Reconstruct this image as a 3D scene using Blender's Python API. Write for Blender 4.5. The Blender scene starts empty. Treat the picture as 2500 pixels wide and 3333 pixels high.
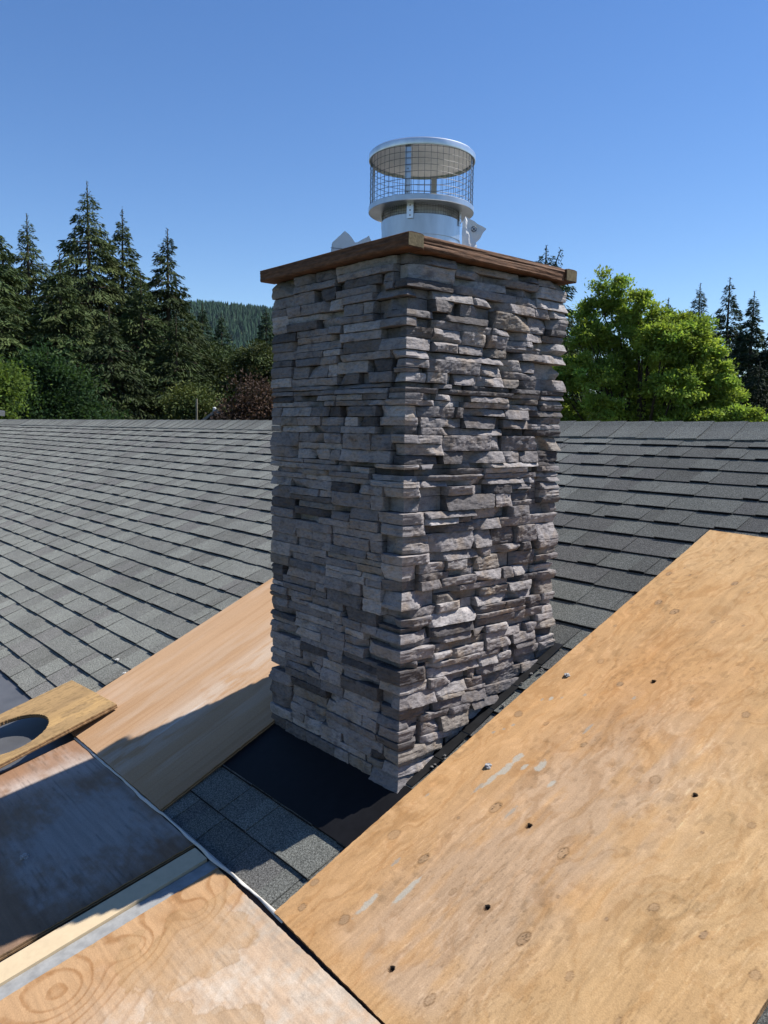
import bpy, bmesh, math, random
import numpy as np
from mathutils import Vector, Matrix, noise as mnoise

random.seed(7)
R = math.radians
scene = bpy.context.scene
COL = scene.collection

# ------------------------------------------------------------------ camera
CAM = Vector((1.7774, -1.6019, 1.1576))
YAW, PITCH, ROLL = 0.86179, 0.10489, 0.016546
fwd = Vector((-math.sin(YAW) * math.cos(PITCH), math.cos(YAW) * math.cos(PITCH), -math.sin(PITCH)))
rgt = Vector((math.cos(YAW), math.sin(YAW), 0))
upv = rgt.cross(fwd)
rgt2 = rgt * math.cos(ROLL) + upv * math.sin(ROLL)
upv2 = -rgt * math.sin(ROLL) + upv * math.cos(ROLL)
cam_d = bpy.data.cameras.new('camera')
cam = bpy.data.objects.new('camera', cam_d)
COL.objects.link(cam)
mw = Matrix((rgt2, upv2, -fwd)).transposed().to_4x4()
mw.translation = CAM
cam.matrix_world = mw
cam_d.sensor_fit = 'HORIZONTAL'
cam_d.sensor_width = 36
cam_d.lens = 36 * 2547.66 / 2500
cam_d.clip_start = 0.05
cam_d.clip_end = 9000
scene.camera = cam

# ------------------------------------------------------------------ sky + sun
SUN_AZ, SUN_EL = R(24.5), R(55.5)
world = bpy.data.worlds.new('World')
scene.world = world
world.use_nodes = True
wn = world.node_tree
sky = wn.nodes.new('ShaderNodeTexSky')
sky.sky_type = 'NISHITA'
sky.sun_disc = False
sky.sun_elevation = SUN_EL
sky.sun_rotation = SUN_AZ
sky.altitude = 0
sky.air_density = 1.0
sky.dust_density = 0.0
sky.ozone_density = 3.0
hs = wn.nodes.new('ShaderNodeHueSaturation')          # clear dry-air blue
hs.inputs['Saturation'].default_value = 1.20
hs.inputs['Hue'].default_value = 0.508
wn.links.new(sky.outputs[0], hs.inputs['Color'])
wn.links.new(hs.outputs[0], wn.nodes['Background'].inputs[0])
wn.nodes['Background'].inputs[1].default_value = 0.078
sun_d = bpy.data.lights.new('sun', 'SUN')
sun_d.energy = 5.0
sun_d.angle = R(0.53)
sun_d.color = (1.0, 0.955, 0.89)
sun = bpy.data.objects.new('sun', sun_d)
COL.objects.link(sun)
sdir = Vector((math.sin(SUN_AZ) * math.cos(SUN_EL), math.cos(SUN_AZ) * math.cos(SUN_EL), math.sin(SUN_EL)))
sun.rotation_euler = sdir.to_track_quat('Z', 'Y').to_euler()
sun.location = sdir * 30
vs = scene.view_settings
vs.view_transform = 'Standard'
vs.look = 'None'
vs.gamma = 1
vs.use_curve_mapping = False
vs.exposure = 0.95

# ------------------------------------------------------------------ dimensions
M = 0.4382                      # main roof rise per metre
SL = math.sqrt(1 + M * M)
WL, WR = 0.7503, 0.7732         # chimney plan
RIDGE = 2.7624
M2 = 0.21                       # low slope roof below the eave
EAVE = -0.455
GROUND = -3.6
TILT = math.atan(M)
TILT2 = math.atan(M2)
N1 = Vector((0, -math.sin(TILT), math.cos(TILT)))
def roofz(y): return M * y
def lowz(y): return -0.207 + M2 * (y - EAVE)

# ------------------------------------------------------------------ helpers
def tag(o, label=None, cat=None, group=None, kind=None):
    if label: o['label'] = label
    if cat: o['category'] = cat
    if group: o['group'] = group
    if kind: o['kind'] = kind
    return o

def empty(name, loc=(0, 0, 0), parent=None):
    o = bpy.data.objects.new(name, None)
    o.location = loc
    o.empty_display_size = .2
    COL.objects.link(o)
    if parent: o.parent = parent
    return o

def np_mesh(name, verts, faces, col=None, smooth=False):
    """verts (N,3), faces (M,k) arrays of equal k, or list of lists"""
    me = bpy.data.meshes.new(name)
    verts = np.asarray(verts, dtype=np.float32)
    if isinstance(faces, np.ndarray):
        k = faces.shape[1]
        me.vertices.add(len(verts)); me.vertices.foreach_set('co', verts.ravel())
        me.loops.add(faces.size); me.loops.foreach_set('vertex_index', faces.astype(np.int32).ravel())
        me.polygons.add(len(faces))
        me.polygons.foreach_set('loop_start', np.arange(0, faces.size, k, dtype=np.int32))
        try: me.polygons.foreach_set('loop_total', np.full(len(faces), k, dtype=np.int32))
        except Exception: pass
        me.update(calc_edges=True); me.validate()
    else:
        me.from_pydata(verts.tolist(), [], faces); me.update()
    if col is not None:
        at = me.color_attributes.new('Col', 'FLOAT_COLOR', 'POINT')
        c = np.ones((len(verts), 4), dtype=np.float32); c[:, :3] = col
        at.data.foreach_set('color', c.ravel())
    me.polygons.foreach_set('use_smooth', np.full(len(me.polygons), smooth, dtype=bool))
    return me

def link(name, me, mat=None, parent=None):
    o = bpy.data.objects.new(name, me)
    COL.objects.link(o)
    if mat and not me.materials: me.materials.append(mat)
    if parent: o.parent = parent
    return o

class MB:
    """collects shapes into one mesh"""
    def __init__(s): s.v = []; s.f = []; s.c = []
    def add(s, vs_, fs, c=(1, 1, 1)):
        b = len(s.v); s.v += [tuple(x) for x in vs_]; s.f += [[i + b for i in f] for f in fs]; s.c += [c] * len(vs_)
    def box(s, x0, x1, y0, y1, z0, z1, c=(1, 1, 1)):
        s.add([(x, y, z) for x in (x0, x1) for y in (y0, y1) for z in (z0, z1)],
              [(0, 1, 3, 2), (4, 6, 7, 5), (0, 4, 5, 1), (2, 3, 7, 6), (0, 2, 6, 4), (1, 5, 7, 3)], c)
    def tube(s, pts, rad, n=6, c=(1, 1, 1), closed=False, cap=True):
        pts = [Vector(p) for p in pts]; L = len(pts)
        if not hasattr(rad, '__len__'): rad = [rad] * L
        vs_ = []
        for i, p in enumerate(pts):
            a = pts[(i - 1) % L] if (i > 0 or closed) else p
            b = pts[(i + 1) % L] if (i < L - 1 or closed) else p
            d = (b - a).normalized()
            q = Vector((0, 0, 1)) if abs(d.z) < .9 else Vector((1, 0, 0))
            e1 = d.cross(q).normalized(); e2 = d.cross(e1)
            for k in range(n):
                t = 2 * math.pi * k / n
                vs_.append(p + (e1 * math.cos(t) + e2 * math.sin(t)) * rad[i])
        fs = []
        for i in range(L if closed else L - 1):
            j = (i + 1) % L
            for k in range(n):
                fs.append((i * n + k, i * n + (k + 1) % n, j * n + (k + 1) % n, j * n + k))
        if cap and not closed:
            fs.append(tuple(range(n))); fs.append(tuple(range((L - 1) * n, L * n)))
        s.add(vs_, fs, c)
    def lathe(s, prof, ctr, n=64, c=(1, 1, 1), closed=False):
        vs_ = []
        for (r, z) in prof:
            for k in range(n):
                t = 2 * math.pi * k / n
                vs_.append((ctr[0] + r * math.cos(t), ctr[1] + r * math.sin(t), ctr[2] + z))
        fs = []; L = len(prof)
        for i in range(L if closed else L - 1):
            j = (i + 1) % L
            for k in range(n):
                fs.append((i * n + k, i * n + (k + 1) % n, j * n + (k + 1) % n, j * n + k))
        s.add(vs_, fs, c)
    def mesh(s, name, smooth=False, fix=True):
        me = bpy.data.meshes.new(name); me.from_pydata(s.v, [], s.f)
        at = me.color_attributes.new('Col', 'FLOAT_COLOR', 'POINT')
        c = np.ones((len(s.v), 4), dtype=np.float32); c[:, :3] = np.array(s.c); at.data.foreach_set('color', c.ravel())
        if fix:
            bm = bmesh.new(); bm.from_mesh(me); bmesh.ops.recalc_face_normals(bm, faces=bm.faces); bm.to_mesh(me); bm.free()
        me.polygons.foreach_set('use_smooth', np.full(len(me.polygons), smooth, dtype=bool))
        if smooth: me.set_sharp_from_angle(angle=R(35))
        return me
    def build(s, name, mat, parent=None, smooth=False, bevel=0, fix=True):
        o = link(name, s.mesh(name, smooth, fix), mat, parent)
        if bevel:
            b = o.modifiers.new('bevel', 'BEVEL'); b.width = bevel; b.segments = 2; b.limit_method = 'ANGLE'
        return o

# numpy value noise
_rng = np.random.RandomState(3)
_tab = _rng.rand(1024)
_perm = _rng.permutation(1024)
def vn(x, y, seed=0):
    x = np.asarray(x, float) + seed * 17.13; y = np.asarray(y, float) + seed * 7.77
    xi = np.floor(x).astype(int); yi = np.floor(y).astype(int)
    fx = x - xi; fy = y - yi
    fx = fx * fx * fx * (fx * (fx * 6 - 15) + 10); fy = fy * fy * fy * (fy * (fy * 6 - 15) + 10)
    def h(a, b): return _tab[(_perm[(a + seed * 13) & 1023] + b * 57) & 1023]
    return (h(xi, yi) * (1 - fx) + h(xi + 1, yi) * fx) * (1 - fy) + (h(xi, yi + 1) * (1 - fx) + h(xi + 1, yi + 1) * fx) * fy
def fbm(x, y, seed=0, oct=4):
    a = 0.5; s = 0; t = 0
    x = np.asarray(x, float); y = np.asarray(y, float)
    for i in range(oct):
        s = s + a * vn(x, y, seed + i * 3); t += a; a *= .5; x = x * 2.03; y = y * 2.03
    return s / t
def sstep(a, b, x):
    t = np.clip((x - a) / (b - a), 0, 1); return t * t * (3 - 2 * t)
def mixc(a, b, t):
    return np.asarray(a) * (1 - t[..., None]) + np.asarray(b) * t[..., None]

# ------------------------------------------------------------------ materials
ALB = .70      # the stored tones are picture tones; surfaces reflect this share of them
class NT:
    def __init__(s, name):
        s.m = bpy.data.materials.new(name); s.m.use_nodes = True
        s.n = s.m.node_tree.nodes; s.l = s.m.node_tree.links
        s.b = s.n['Principled BSDF']; s.out = s.n['Material Output']
    def new(s, t, **k):
        x = s.n.new(t)
        for a, v in k.items(): setattr(x, a, v)
        return x
    def pos(s): return s.new('ShaderNodeNewGeometry').outputs['Position']
    def noise(s, scale, detail=4, rough=.6, vec=None, stretch=None):
        n = s.new('ShaderNodeTexNoise'); n.inputs['Scale'].default_value = scale
        n.inputs['Detail'].default_value = detail; n.inputs['Roughness'].default_value = rough
        v = vec if vec is not None else s.pos()
        if stretch:
            mp = s.new('ShaderNodeMapping'); mp.inputs['Scale'].default_value = stretch
            s.l.new(v, mp.inputs['Vector']); v = mp.outputs[0]
        s.l.new(v, n.inputs['Vector']); return n.outputs['Fac']
    def ramp(s, fac, stops):
        r = s.new('ShaderNodeValToRGB'); e = r.color_ramp.elements
        while len(e) < len(stops): e.new(.5)
        for x, (p, c) in zip(e, stops):
            x.position = p; x.color = (c, c, c, 1) if not hasattr(c, '__len__') else (*c, 1)
        s.l.new(fac, r.inputs[0]); return r.outputs[0]
    def mul(s, a, b, mode='MULTIPLY', fac=1.0):
        m = s.new('ShaderNodeMix', data_type='RGBA', blend_type=mode)
        for sock, v in ((m.inputs[0], fac), (m.inputs[6], a), (m.inputs[7], b)):
            if isinstance(v, (int, float)): sock.default_value = v
            elif isinstance(v, tuple): sock.default_value = (*v, 1)
            else: s.l.new(v, sock)
        return m.outputs[2]
    def attr(s, k=ALB):
        a = s.new('ShaderNodeAttribute'); a.attribute_name = 'Col'
        return a.outputs['Color'] if k == 1 else s.mul(a.outputs['Color'], (k, k, k))
    def bump(s, h, strength, dist):
        b = s.new('ShaderNodeBump'); b.inputs['Strength'].default_value = strength; b.inputs['Distance'].default_value = dist
        s.l.new(h, b.inputs['Height']); s.l.new(b.outputs[0], s.b.inputs['Normal'])
    def base(s, c):
        if isinstance(c, tuple): s.b.inputs['Base Color'].default_value = (*c, 1)
        else: s.l.new(c, s.b.inputs['Base Color'])
    def set(s, rough=.8, metal=0, spec=.5):
        s.b.inputs['Roughness'].default_value = rough; s.b.inputs['Metallic'].default_value = metal
        s.b.inputs['Specular IOR Level'].default_value = spec; return s

def m_stone():
    t = NT('ledge_stone').set(.9, 0, .25)
    c = t.attr()
    n1 = t.noise(9, 5, .65); n2 = t.noise(55, 5, .7, stretch=(1, 1, 2.2)); n3 = t.noise(320, 3, .7)
    n4 = t.noise(14, 3, .6); n5 = t.noise(17, 3, .55, stretch=(1, 1, 1.6))
    c = t.mul(c, (1.02, .90, .74), 'MULTIPLY', t.ramp(n4, [(.50, 0.0), (.66, .8)]))
    c = t.mul(c, (.40, .40, .44), 'MULTIPLY', t.ramp(n5, [(.56, 0.0), (.72, .8)]))
    c = t.mul(c, t.ramp(n1, [(.3, .78), (.7, 1.18)]))
    c = t.mul(c, t.ramp(n2, [(.28, .55), (.5, 1.0), (.75, 1.2)]))
    c = t.mul(c, t.ramp(n3, [(.3, .86), (.7, 1.1)]))
    t.base(c)
    h = t.mul(n2, n3, 'ADD', .35)
    t.bump(h, .55, .006)
    return t.m
def m_shingle():
    t = NT('asphalt_shingle').set(.9, 0, .12)
    if 'Diffuse Roughness' in t.b.inputs: t.b.inputs['Diffuse Roughness'].default_value = 1.0
    c = t.attr()
    n = t.noise(210, 3, .85); n2 = t.noise(3, 4, .6)
    c = t.mul(c, t.ramp(n, [(.36, .30), (.5, .92), (.64, 1.95)]))
    c = t.mul(c, t.ramp(n2, [(.3, .88), (.7, 1.12)]))
    t.base(c)
    t.bump(n, .7, .003)
    return t.m
def m_ply(name, stretch, rough=.75, fine=260):
    t = NT(name).set(.85, 0, .12)
    c = t.attr()
    n = t.noise(fine, 3, .6, stretch=stretch); n2 = t.noise(700, 2, .6)
    c = t.mul(c, t.ramp(n, [(.3, .86), (.7, 1.1)]))
    t.base(c)
    t.bump(n, .25, .002)
    return t.m
def m_attr(name, rough=.7, metal=0, spec=.5, nscale=60, amt=.12, bump=0, stretch=None):
    t = NT(name).set(rough, metal, spec)
    n = t.noise(nscale, 4, .6, stretch=stretch)
    t.base(t.mul(t.attr(.92 if metal else ALB), t.ramp(n, [(.3, 1 - amt), (.7, 1 + amt)])))
    if bump: t.bump(n, bump, .004)
    return t.m
def m_leaf(name, trans=.3):
    t = NT(name).set(.75, 0, .08)
    c = t.attr(); t.base(c)
    tr = t.new('ShaderNodeBsdfTranslucent'); t.l.new(t.mul(c, (1.0, 1.0, .55)), tr.inputs[0])
    mx = t.new('ShaderNodeMixShader'); mx.inputs[0].default_value = trans
    t.l.new(t.b.outputs[0], mx.inputs[1]); t.l.new(tr.outputs[0], mx.inputs[2]); t.l.new(mx.outputs[0], t.out.inputs[0])
    return t.m
MT = dict(
    stone=m_stone(), shingle=m_shingle(),
    ply_u=m_ply('plywood_face', (1, 1, 1), .72),
    metal=m_attr('galvanised_steel', .34, .9, .5, 14, .16, .08, (1, 1, .3)),
    steel_dull=m_attr('dull_zinc', .5, .75, .5, 30, .15, .1),
    zinc_paint=m_attr('weathered_zinc', .6, 0, .35, 30, .2, .1),
    paint=m_attr('plain_paint', .55, 0, .4, 40, .06),
    black=m_attr('black_flashing', .6, 0, .15, 25, .3, .1),
    membrane=m_attr('roof_membrane', .5, 0, .5, 6, .22, .06),
    wrap=m_attr('house_wrap', .55, 0, .3, 30, .04),
    lumber=m_attr('brown_lumber', .8, 0, .25, 26, .45, .7, (1, 1, 5)),
    endgrain=m_attr('end_grain', .85, 0, .2, 90, .3, .3),
    bark=m_attr('bark', .95, 0, .1, 12, .3, .5, (1, 1, .3)),
    needle=m_leaf('needles', .12), leaf=m_leaf('leaves', .45), dark_leaf=m_leaf('dull_leaves', .2),
    wall=m_attr('house_wall', .85, 0, .2, 5, .08),
    mortar=m_attr('mortar', .95, 0, .1, 200, .4, .6),
)
def m_ground():
    t = NT('grass_ground').set(.95, 0, .1)
    n = t.noise(.15, 5, .6); n2 = t.noise(6, 4, .7)
    c = t.ramp(n, [(.3, (.025, .042, .013)), (.7, (.052, .066, .021))])
    t.base(t.mul(c, t.ramp(n2, [(.3, .6), (.7, 1.3)]))); return t.m
MT['ground'] = m_ground()

# ------------------------------------------------------------------ setting: ground + hill
def ground():
    n = 40
    xs = np.concatenate([-np.geomspace(4000, 3, n), np.geomspace(3, 4000, n)])
    X, Y = np.meshgrid(xs, xs, indexing='ij')
    d = np.hypot(X, Y)
    Z = GROUND + (fbm(X * .02, Y * .02, 5) - .5) * .8 * sstep(10, 60, d)
    v = np.stack([X, Y, Z], -1).reshape(-1, 3); k = len(xs)
    i = np.arange(k * k).reshape(k, k)
    f = np.stack([i[:-1, :-1], i[1:, :-1], i[1:, 1:], i[:-1, 1:]], -1).reshape(-1, 4)
    o = link('ground', np_mesh('ground', v, f, smooth=True), MT['ground']); tag(o, kind='structure')
ground()

def azp(az, d, z=0):
    a = R(az); return Vector((CAM.x + math.sin(a) * d, CAM.y + math.cos(a) * d, z))

HC_AZ, HC_D = -60.6, 1350.0
def hill_h(a, d):       # a: metres across, d: metres beyond the foot
    prof = sstep(0, 460, d) * (1 - .25 * sstep(470, 900, d))
    ridge = 196 - (np.abs(a + 4) / 105.0) ** 1.6 * 12 + 14 * (fbm(a * .004 + 3, d * .002, 11) - .5)
    return prof * np.maximum(ridge, 20) + 10 * (fbm(a * .02, d * .02, 8) - .5) * sstep(0, 100, d)
def hill():
    ca, sa = math.cos(R(HC_AZ)), math.sin(R(HC_AZ))
    A = np.linspace(-900, 900, 90); D = np.linspace(0, 900, 50)
    AA, DD = np.meshgrid(A, D, indexing='ij')
    H = hill_h(AA, DD)
    def tow(a, d, h):
        r = HC_D - 460 + d
        return np.stack([CAM.x + sa * r + ca * a, CAM.y + ca * r - sa * a, GROUND + h], -1)
    v = tow(AA, DD, H).reshape(-1, 3); i = np.arange(90 * 50).reshape(90, 50)
    f = np.stack([i[:-1, :-1], i[1:, :-1], i[1:, 1:], i[:-1, 1:]], -1).reshape(-1, 4)
    o = link('hill', np_mesh('hill', v, f, smooth=True), MT['ground']); tag(o, kind='structure')
    rs = np.random.RandomState(5)
    n = 15000
    a = rs.uniform(-420, 420, n); d = rs.uniform(20, 560, n)
    h = hill_h(a, d); b = tow(a, d, h)
    ht = rs.uniform(11, 16, n) * (.8 + .5 * fbm(a * .03, d * .03, 2)); rad = ht * rs.uniform(.20, .30, n)
    k = 6; V = []; F = []; C = []
    th = np.arange(k) * 2 * np.pi / k
    tone = np.clip(rs.normal(1, .16, n) * (.7 + .6 * fbm(a * .015, d * .012, 4)), .4, 1.9)
    base = np.stack([.034 * tone, .080 * tone, .042 * tone], -1)
    tiers = ((.0, .55, 1.0), (.3, .78, .72), (.55, 1.0, .48))
    off = 0
    for (z0, z1, rr) in tiers:
        jit = rs.uniform(.75, 1.25, (n, k))
        ring = np.stack([b[:, None, 0] + rad[:, None] * rr * jit * np.cos(th), b[:, None, 1] + rad[:, None] * rr * jit * np.sin(th),
                         np.repeat((b[:, 2] + ht * z0)[:, None], k, 1)], -1)
        tip = np.stack([b[:, 0], b[:, 1], b[:, 2] + ht * z1], -1)[:, None]
        V.append(np.concatenate([ring, tip], 1).reshape(-1, 3)); C.append(np.repeat(base, k + 1, 0))
        idx = off + np.arange(n)[:, None] * (k + 1)
        for q in range(k): F.append(np.concatenate([idx + q, idx + (q + 1) % k, idx + k], 1))
        off += n * (k + 1)
    o = link('forest', np_mesh('forest', np.concatenate(V), np.concatenate(F), np.concatenate(C)), MT['needle'])
    tag(o, 'dark green conifer forest covering the far hill', 'forest', kind='stuff')
hill()

# ------------------------------------------------------------------ house and roof
house = tag(empty('house', (-5, 2.76, GROUND)), 'low house with grey shingled gable roof carrying the stone chimney', 'house')
def hpart(name, mb, mat, **k):
    o = mb.build(name, mat, house, **k); o.matrix_parent_inverse = Matrix.Translation((5, -2.76, -GROUND)); return o
X0, X1 = -22.0, 6.5
ZR = M * RIDGE
def slab(mb, pts, t, c):
    n = (Vector(pts[1]) - Vector(pts[0])).cross(Vector(pts[3]) - Vector(pts[0])).normalized()
    lo = [Vector(p) - n * t for p in pts]
    mb.add(list(pts) + lo, [(0, 1, 2, 3), (7, 6, 5, 4), (0, 4, 5, 1), (1, 5, 6, 2), (2, 6, 7, 3), (3, 7, 4, 0)], c)
dk = .011
mb = MB(); slab(mb, [(X0, EAVE + .005, roofz(EAVE + .005) - dk), (X1, EAVE + .005, roofz(EAVE + .005) - dk), (X1, RIDGE, ZR - dk), (X0, RIDGE, ZR - dk)], .02, (.03, .03, .031))
roof = hpart('roof_slope', mb, MT['shingle'])
mb = MB(); slab(mb, [(X0, RIDGE, ZR - .004), (X1, RIDGE, ZR - .004), (X1, 2 * RIDGE + 2.2, -M * 2.2 - .004), (X0, 2 * RIDGE + 2.2, -M * 2.2 - .004)], .03, (.1, .1, .1))
hpart('rear_slope', mb, MT['shingle'])
YL = -5.2
mb = MB(); slab(mb, [(X0, YL, lowz(YL)), (X1, YL, lowz(YL)), (X1, EAVE, lowz(EAVE)), (X0, EAVE, lowz(EAVE))], .03, (.095, .097, .102))
hpart('membrane_roof', mb, MT['membrane'])
mb = MB(); yb = 2 * RIDGE + 1.8
mb.add([(X0 + .4, YL + .4, GROUND - .1), (X1 - .4, YL + .4, GROUND - .1), (X1 - .4, yb, GROUND - .1), (X0 + .4, yb, GROUND - .1),
        (X0 + .4, YL + .4, lowz(YL + .4) - .04), (X1 - .4, YL + .4, lowz(YL + .4) - .04), (X1 - .4, yb, -M * 1.8 - .05), (X0 + .4, yb, -M * 1.8 - .05),
        (X0 + .4, RIDGE, ZR - .06), (X1 - .4, RIDGE, ZR - .06), (X0 + .4, EAVE, -.26), (X1 - .4, EAVE, -.26)],
       [(0, 1, 5, 4), (2, 3, 7, 6), (1, 2, 6, 9, 11, 5), (3, 0, 4, 10, 8, 7)], (.5, .47, .42))
hpart('wall', mb, MT['wall'])

# shingle tabs -------------------------------------------------
S_AT = lambda k: (1.864 + (.1395 if k > 12 else .143) * (k - 12))
courses = [S_AT(k) for k in range(0, 24)] + [3.520]
RB_A = Vector((.036, -.475)); RB_B = Vector((.147, 1.66))
RB_L, RB_W = 2.334, 1.112
re1 = Vector((RB_B.x - RB_A.x, (RB_B.y - RB_A.y) * SL)).normalized(); re2 = Vector((re1.y, -re1.x))
def under_boards(x, y):
    q = Vector((x - RB_A.x, (y - RB_A.y) * SL)); a, b = q.dot(re1), q.dot(re2)
    if 0 < a < RB_L and 0 < b < RB_W: return True
    return -1.80 < x < -.72 and -.47 < y < 1.6
def cam_px(p):
    d = Vector(p) - CAM; z = d.dot(fwd)
    if z < .1: return None
    return 384 + 782.6 * d.dot(rgt2) / z, 512 - 782.6 * d.dot(upv2) / z, z
def hits_chimney(p):
    d = CAM - Vector(p); t0, t1 = 0, 1
    for a, lo, hi in ((0, -WL, 0), (1, 0, WR)):
        if abs(d[a]) < 1e-9: continue
        ta, tb = (lo - p[a]) / d[a], (hi - p[a]) / d[a]
        if ta > tb: ta, tb = tb, ta
        t0, t1 = max(t0, ta), min(t1, tb)
    return t0 < t1
VIEW_DIM = .78      # view-angle darkening painted into the tone of the shingles round the chimney
rs = random.Random(21)
TONES = [(.196, .196, .178), (.214, .216, .197), (.232, .236, .214), (.254, .260, .234), (.212, .208, .194)]
WID = [.075, .10, .13, .16, .19, .23]
tab_mesh = {}
def tab_geo(w, t, ln, sh=0):
    g = .0014
    return [(g, 0, -.006), (w - g, 0, -.006), (w - g, 0, t), (g, 0, t), (g + sh, ln, .0005), (w - g + sh, ln, .0005), (g, 0.0022, t + .0004), (w - g, .0022, t + .0004)], \
           [(0, 1, 2, 3), (3, 2, 7, 6), (6, 7, 5, 4), (0, 3, 6, 4), (1, 5, 7, 2)]
tabs = []
for k, s in enumerate(courses):
    if k == 0: continue
    x = X0 + rs.uniform(0, .3); y = RIDGE - s / SL
    thick = True
    while x < X1:
        w = rs.choice(WID); thick = not thick if rs.random() < .8 else thick
        t = .0135 if thick else .0085
        tone = rs.randrange(5)
        fresh = x > -.78  # same shingles as the rest, only dimmed here for the viewing angle
        if thick and rs.random() < .5: tone = min(3, tone + 1)
        wob = (mnoise.noise(Vector((x * .7, k * 3.1, 0))) * .005 + rs.uniform(-.0028, .0028))
        zz = mnoise.noise(Vector((x * .35, y * .5, 4.2))) * .004 - .004
        yy = y + wob
        cx, cy = x + w / 2, y + .07
        inside = (-WL + .05 < cx < -.05 and .06 < cy < WR - .06)
        if not inside:
            area = 0
            pc = (cx, cy, roofz(cy)); q = cam_px(pc)
            if q and -20 < q[0] < 790 and 0 < q[1] < 1040 and not under_boards(cx, cy) and not hits_chimney(pc):
                vd = (CAM - Vector(pc)).normalized(); area = w * .143 * vd.dot(N1) / q[2] ** 2
            tabs.append((area, x, yy, zz, w, t, (tone, VIEW_DIM if fresh else 1.0)))  # fresh marks the tabs that get the painted view-angle darkening
        x += w
tabs.sort(key=lambda a: -a[0])
rotm = Matrix.Rotation(TILT, 4, 'X')
for (area, x, y, zz, w, t, tone) in tabs[:300]:
    key = (w, t, tone)
    if key not in tab_mesh:
        v, f = tab_geo(w, t, .165)
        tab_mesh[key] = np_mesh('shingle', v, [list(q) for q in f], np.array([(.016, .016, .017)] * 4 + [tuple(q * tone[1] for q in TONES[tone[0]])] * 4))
        tab_mesh[key].materials.append(MT['shingle'])
    o = bpy.data.objects.new('shingle', tab_mesh[key]); COL.objects.link(o)
    o.parent = roof; o.matrix_parent_inverse = Matrix.Identity(4)
    o.rotation_euler = (TILT, 0, 0); o.location = (x, y, roofz(y) + zz)
V = []; F = []; C = []
ct, st = math.cos(TILT), math.sin(TILT)
for (area, x, y, zz, w, t, tone) in tabs[300:]:
    v, f = tab_geo(w, t, .165); b = len(V)
    for (a, l, h) in v: V.append((x + a, y + l * ct - h * st, roofz(y) + zz + l * st + h * ct))
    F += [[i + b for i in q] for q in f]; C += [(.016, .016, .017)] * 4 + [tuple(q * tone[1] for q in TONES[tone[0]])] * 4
o = link('shingle_field', np_mesh('shingle_field', V, F, np.array(C)), MT['shingle'], roof)
tag(o, kind='stuff')
# ridge caps: overlapping bent pieces
rc = MB(); rc.tube([(X0, RIDGE, ZR - .02), (X1, RIDGE, ZR - .02)], .012, 6, (.06, .06, .06))
ridge = hpart('ridge_cap', rc, MT['shingle'])
x = X0; i = 0; capm = {}
while x < X1 - .3:
    tone = rs.choice(TONES[1:4]); key = tone
    if key not in capm:
        hw = .215; L = .30; pts = []
        for (xx, lift) in ((0, .004), (L, .013)):
            for dz in (.0, -.004):
                for j in range(-4, 5):
                    a = j / 4; yy = a * hw * .92
                    zz = -abs(yy) * M + .012 * max(0, 1 - abs(a) * 3) - .006
                    pts.append((xx, yy, zz + lift + dz))
        fs = []
        n = 9
        for j in range(8):
            fs += [[j, j + 1, 2 * n + j + 1, 2 * n + j], [n + j + 1, n + j, 3 * n + j, 3 * n + j + 1],
                   [2 * n + j, 2 * n + j + 1, 3 * n + j + 1, 3 * n + j], [j + 1, j, n + j, n + j + 1]]
        for j in (0, 8): fs.append([j, 2 * n + j, 3 * n + j, n + j])
        capm[key] = np_mesh('cap_shingle', pts, fs, np.array([tone] * len(pts))); capm[key].materials.append(MT['shingle'])
    o = bpy.data.objects.new('cap_shingle', capm[key]); COL.objects.link(o); o.parent = ridge
    o.matrix_parent_inverse = Matrix.Identity(4)
    o.location = (x, RIDGE + rs.uniform(-.004, .004), ZR + .008); o.rotation_euler = (0, 0, rs.uniform(-.006, .006))
    x += .19; i += 1

# ------------------------------------------------------------------ chimney
chim = tag(empty('stone_chimney', (-WL / 2, WR / 2, roofz(WR / 2))), 'tall square chimney faced with stacked grey ledge stone', 'chimney')
chim_inv = Matrix.Translation((-WL / 2, WR / 2, roofz(WR / 2))).inverted()
def cpart(o): o.parent = chim; o.matrix_parent_inverse = chim_inv; return o
INS = .034
LA, LB = WL - 2 * INS, WR - 2 * INS
ZT = 1.688
mb = MB(); a0, a1, b0, b1 = -WL + INS - .002, -INS + .002, INS - .002, WR - INS + .002
mb.add([(a0, b0, roofz(b0) - .02), (a1, b0, roofz(b0) - .02), (a1, b1, roofz(b1) - .02), (a0, b1, roofz(b1) - .02),
        (a0, b0, ZT), (a1, b0, ZT), (a1, b1, ZT), (a0, b1, ZT)],
       [(0, 1, 5, 4), (1, 2, 6, 5), (2, 3, 7, 6), (3, 0, 4, 7), (4, 5, 6, 7)], (.022, .021, .021))
cpart(mb.build('mortar_core', MT['mortar']))
cpart_core = None
def perim(u):
    if u < -LA: return Vector((-WL + INS, INS - (u + LA), 0)), Vector((-1, 0, 0))
    if u < 0: return Vector((-INS + u, INS, 0)), Vector((0, -1, 0))
    if u < LB: return Vector((-INS, INS + u, 0)), Vector((1, 0, 0))
    return Vector((-INS - (u - LB), WR - INS, 0)), Vector((0, 1, 0))
CORN = {-LA: Vector((-1, -1, 0)), 0.0: Vector((1, -1, 0)), LB: Vector((1, 1, 0))}
PAL = [((.315, .292, .292), 6), ((.268, .247, .248), 5.5), ((.275, .245, .220), 1.5), ((.105, .098, .102), 1.9), ((.218, .205, .211), 3), ((.40, .375, .370), 3.2), ((.165, .153, .155), 2.4)]
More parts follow.
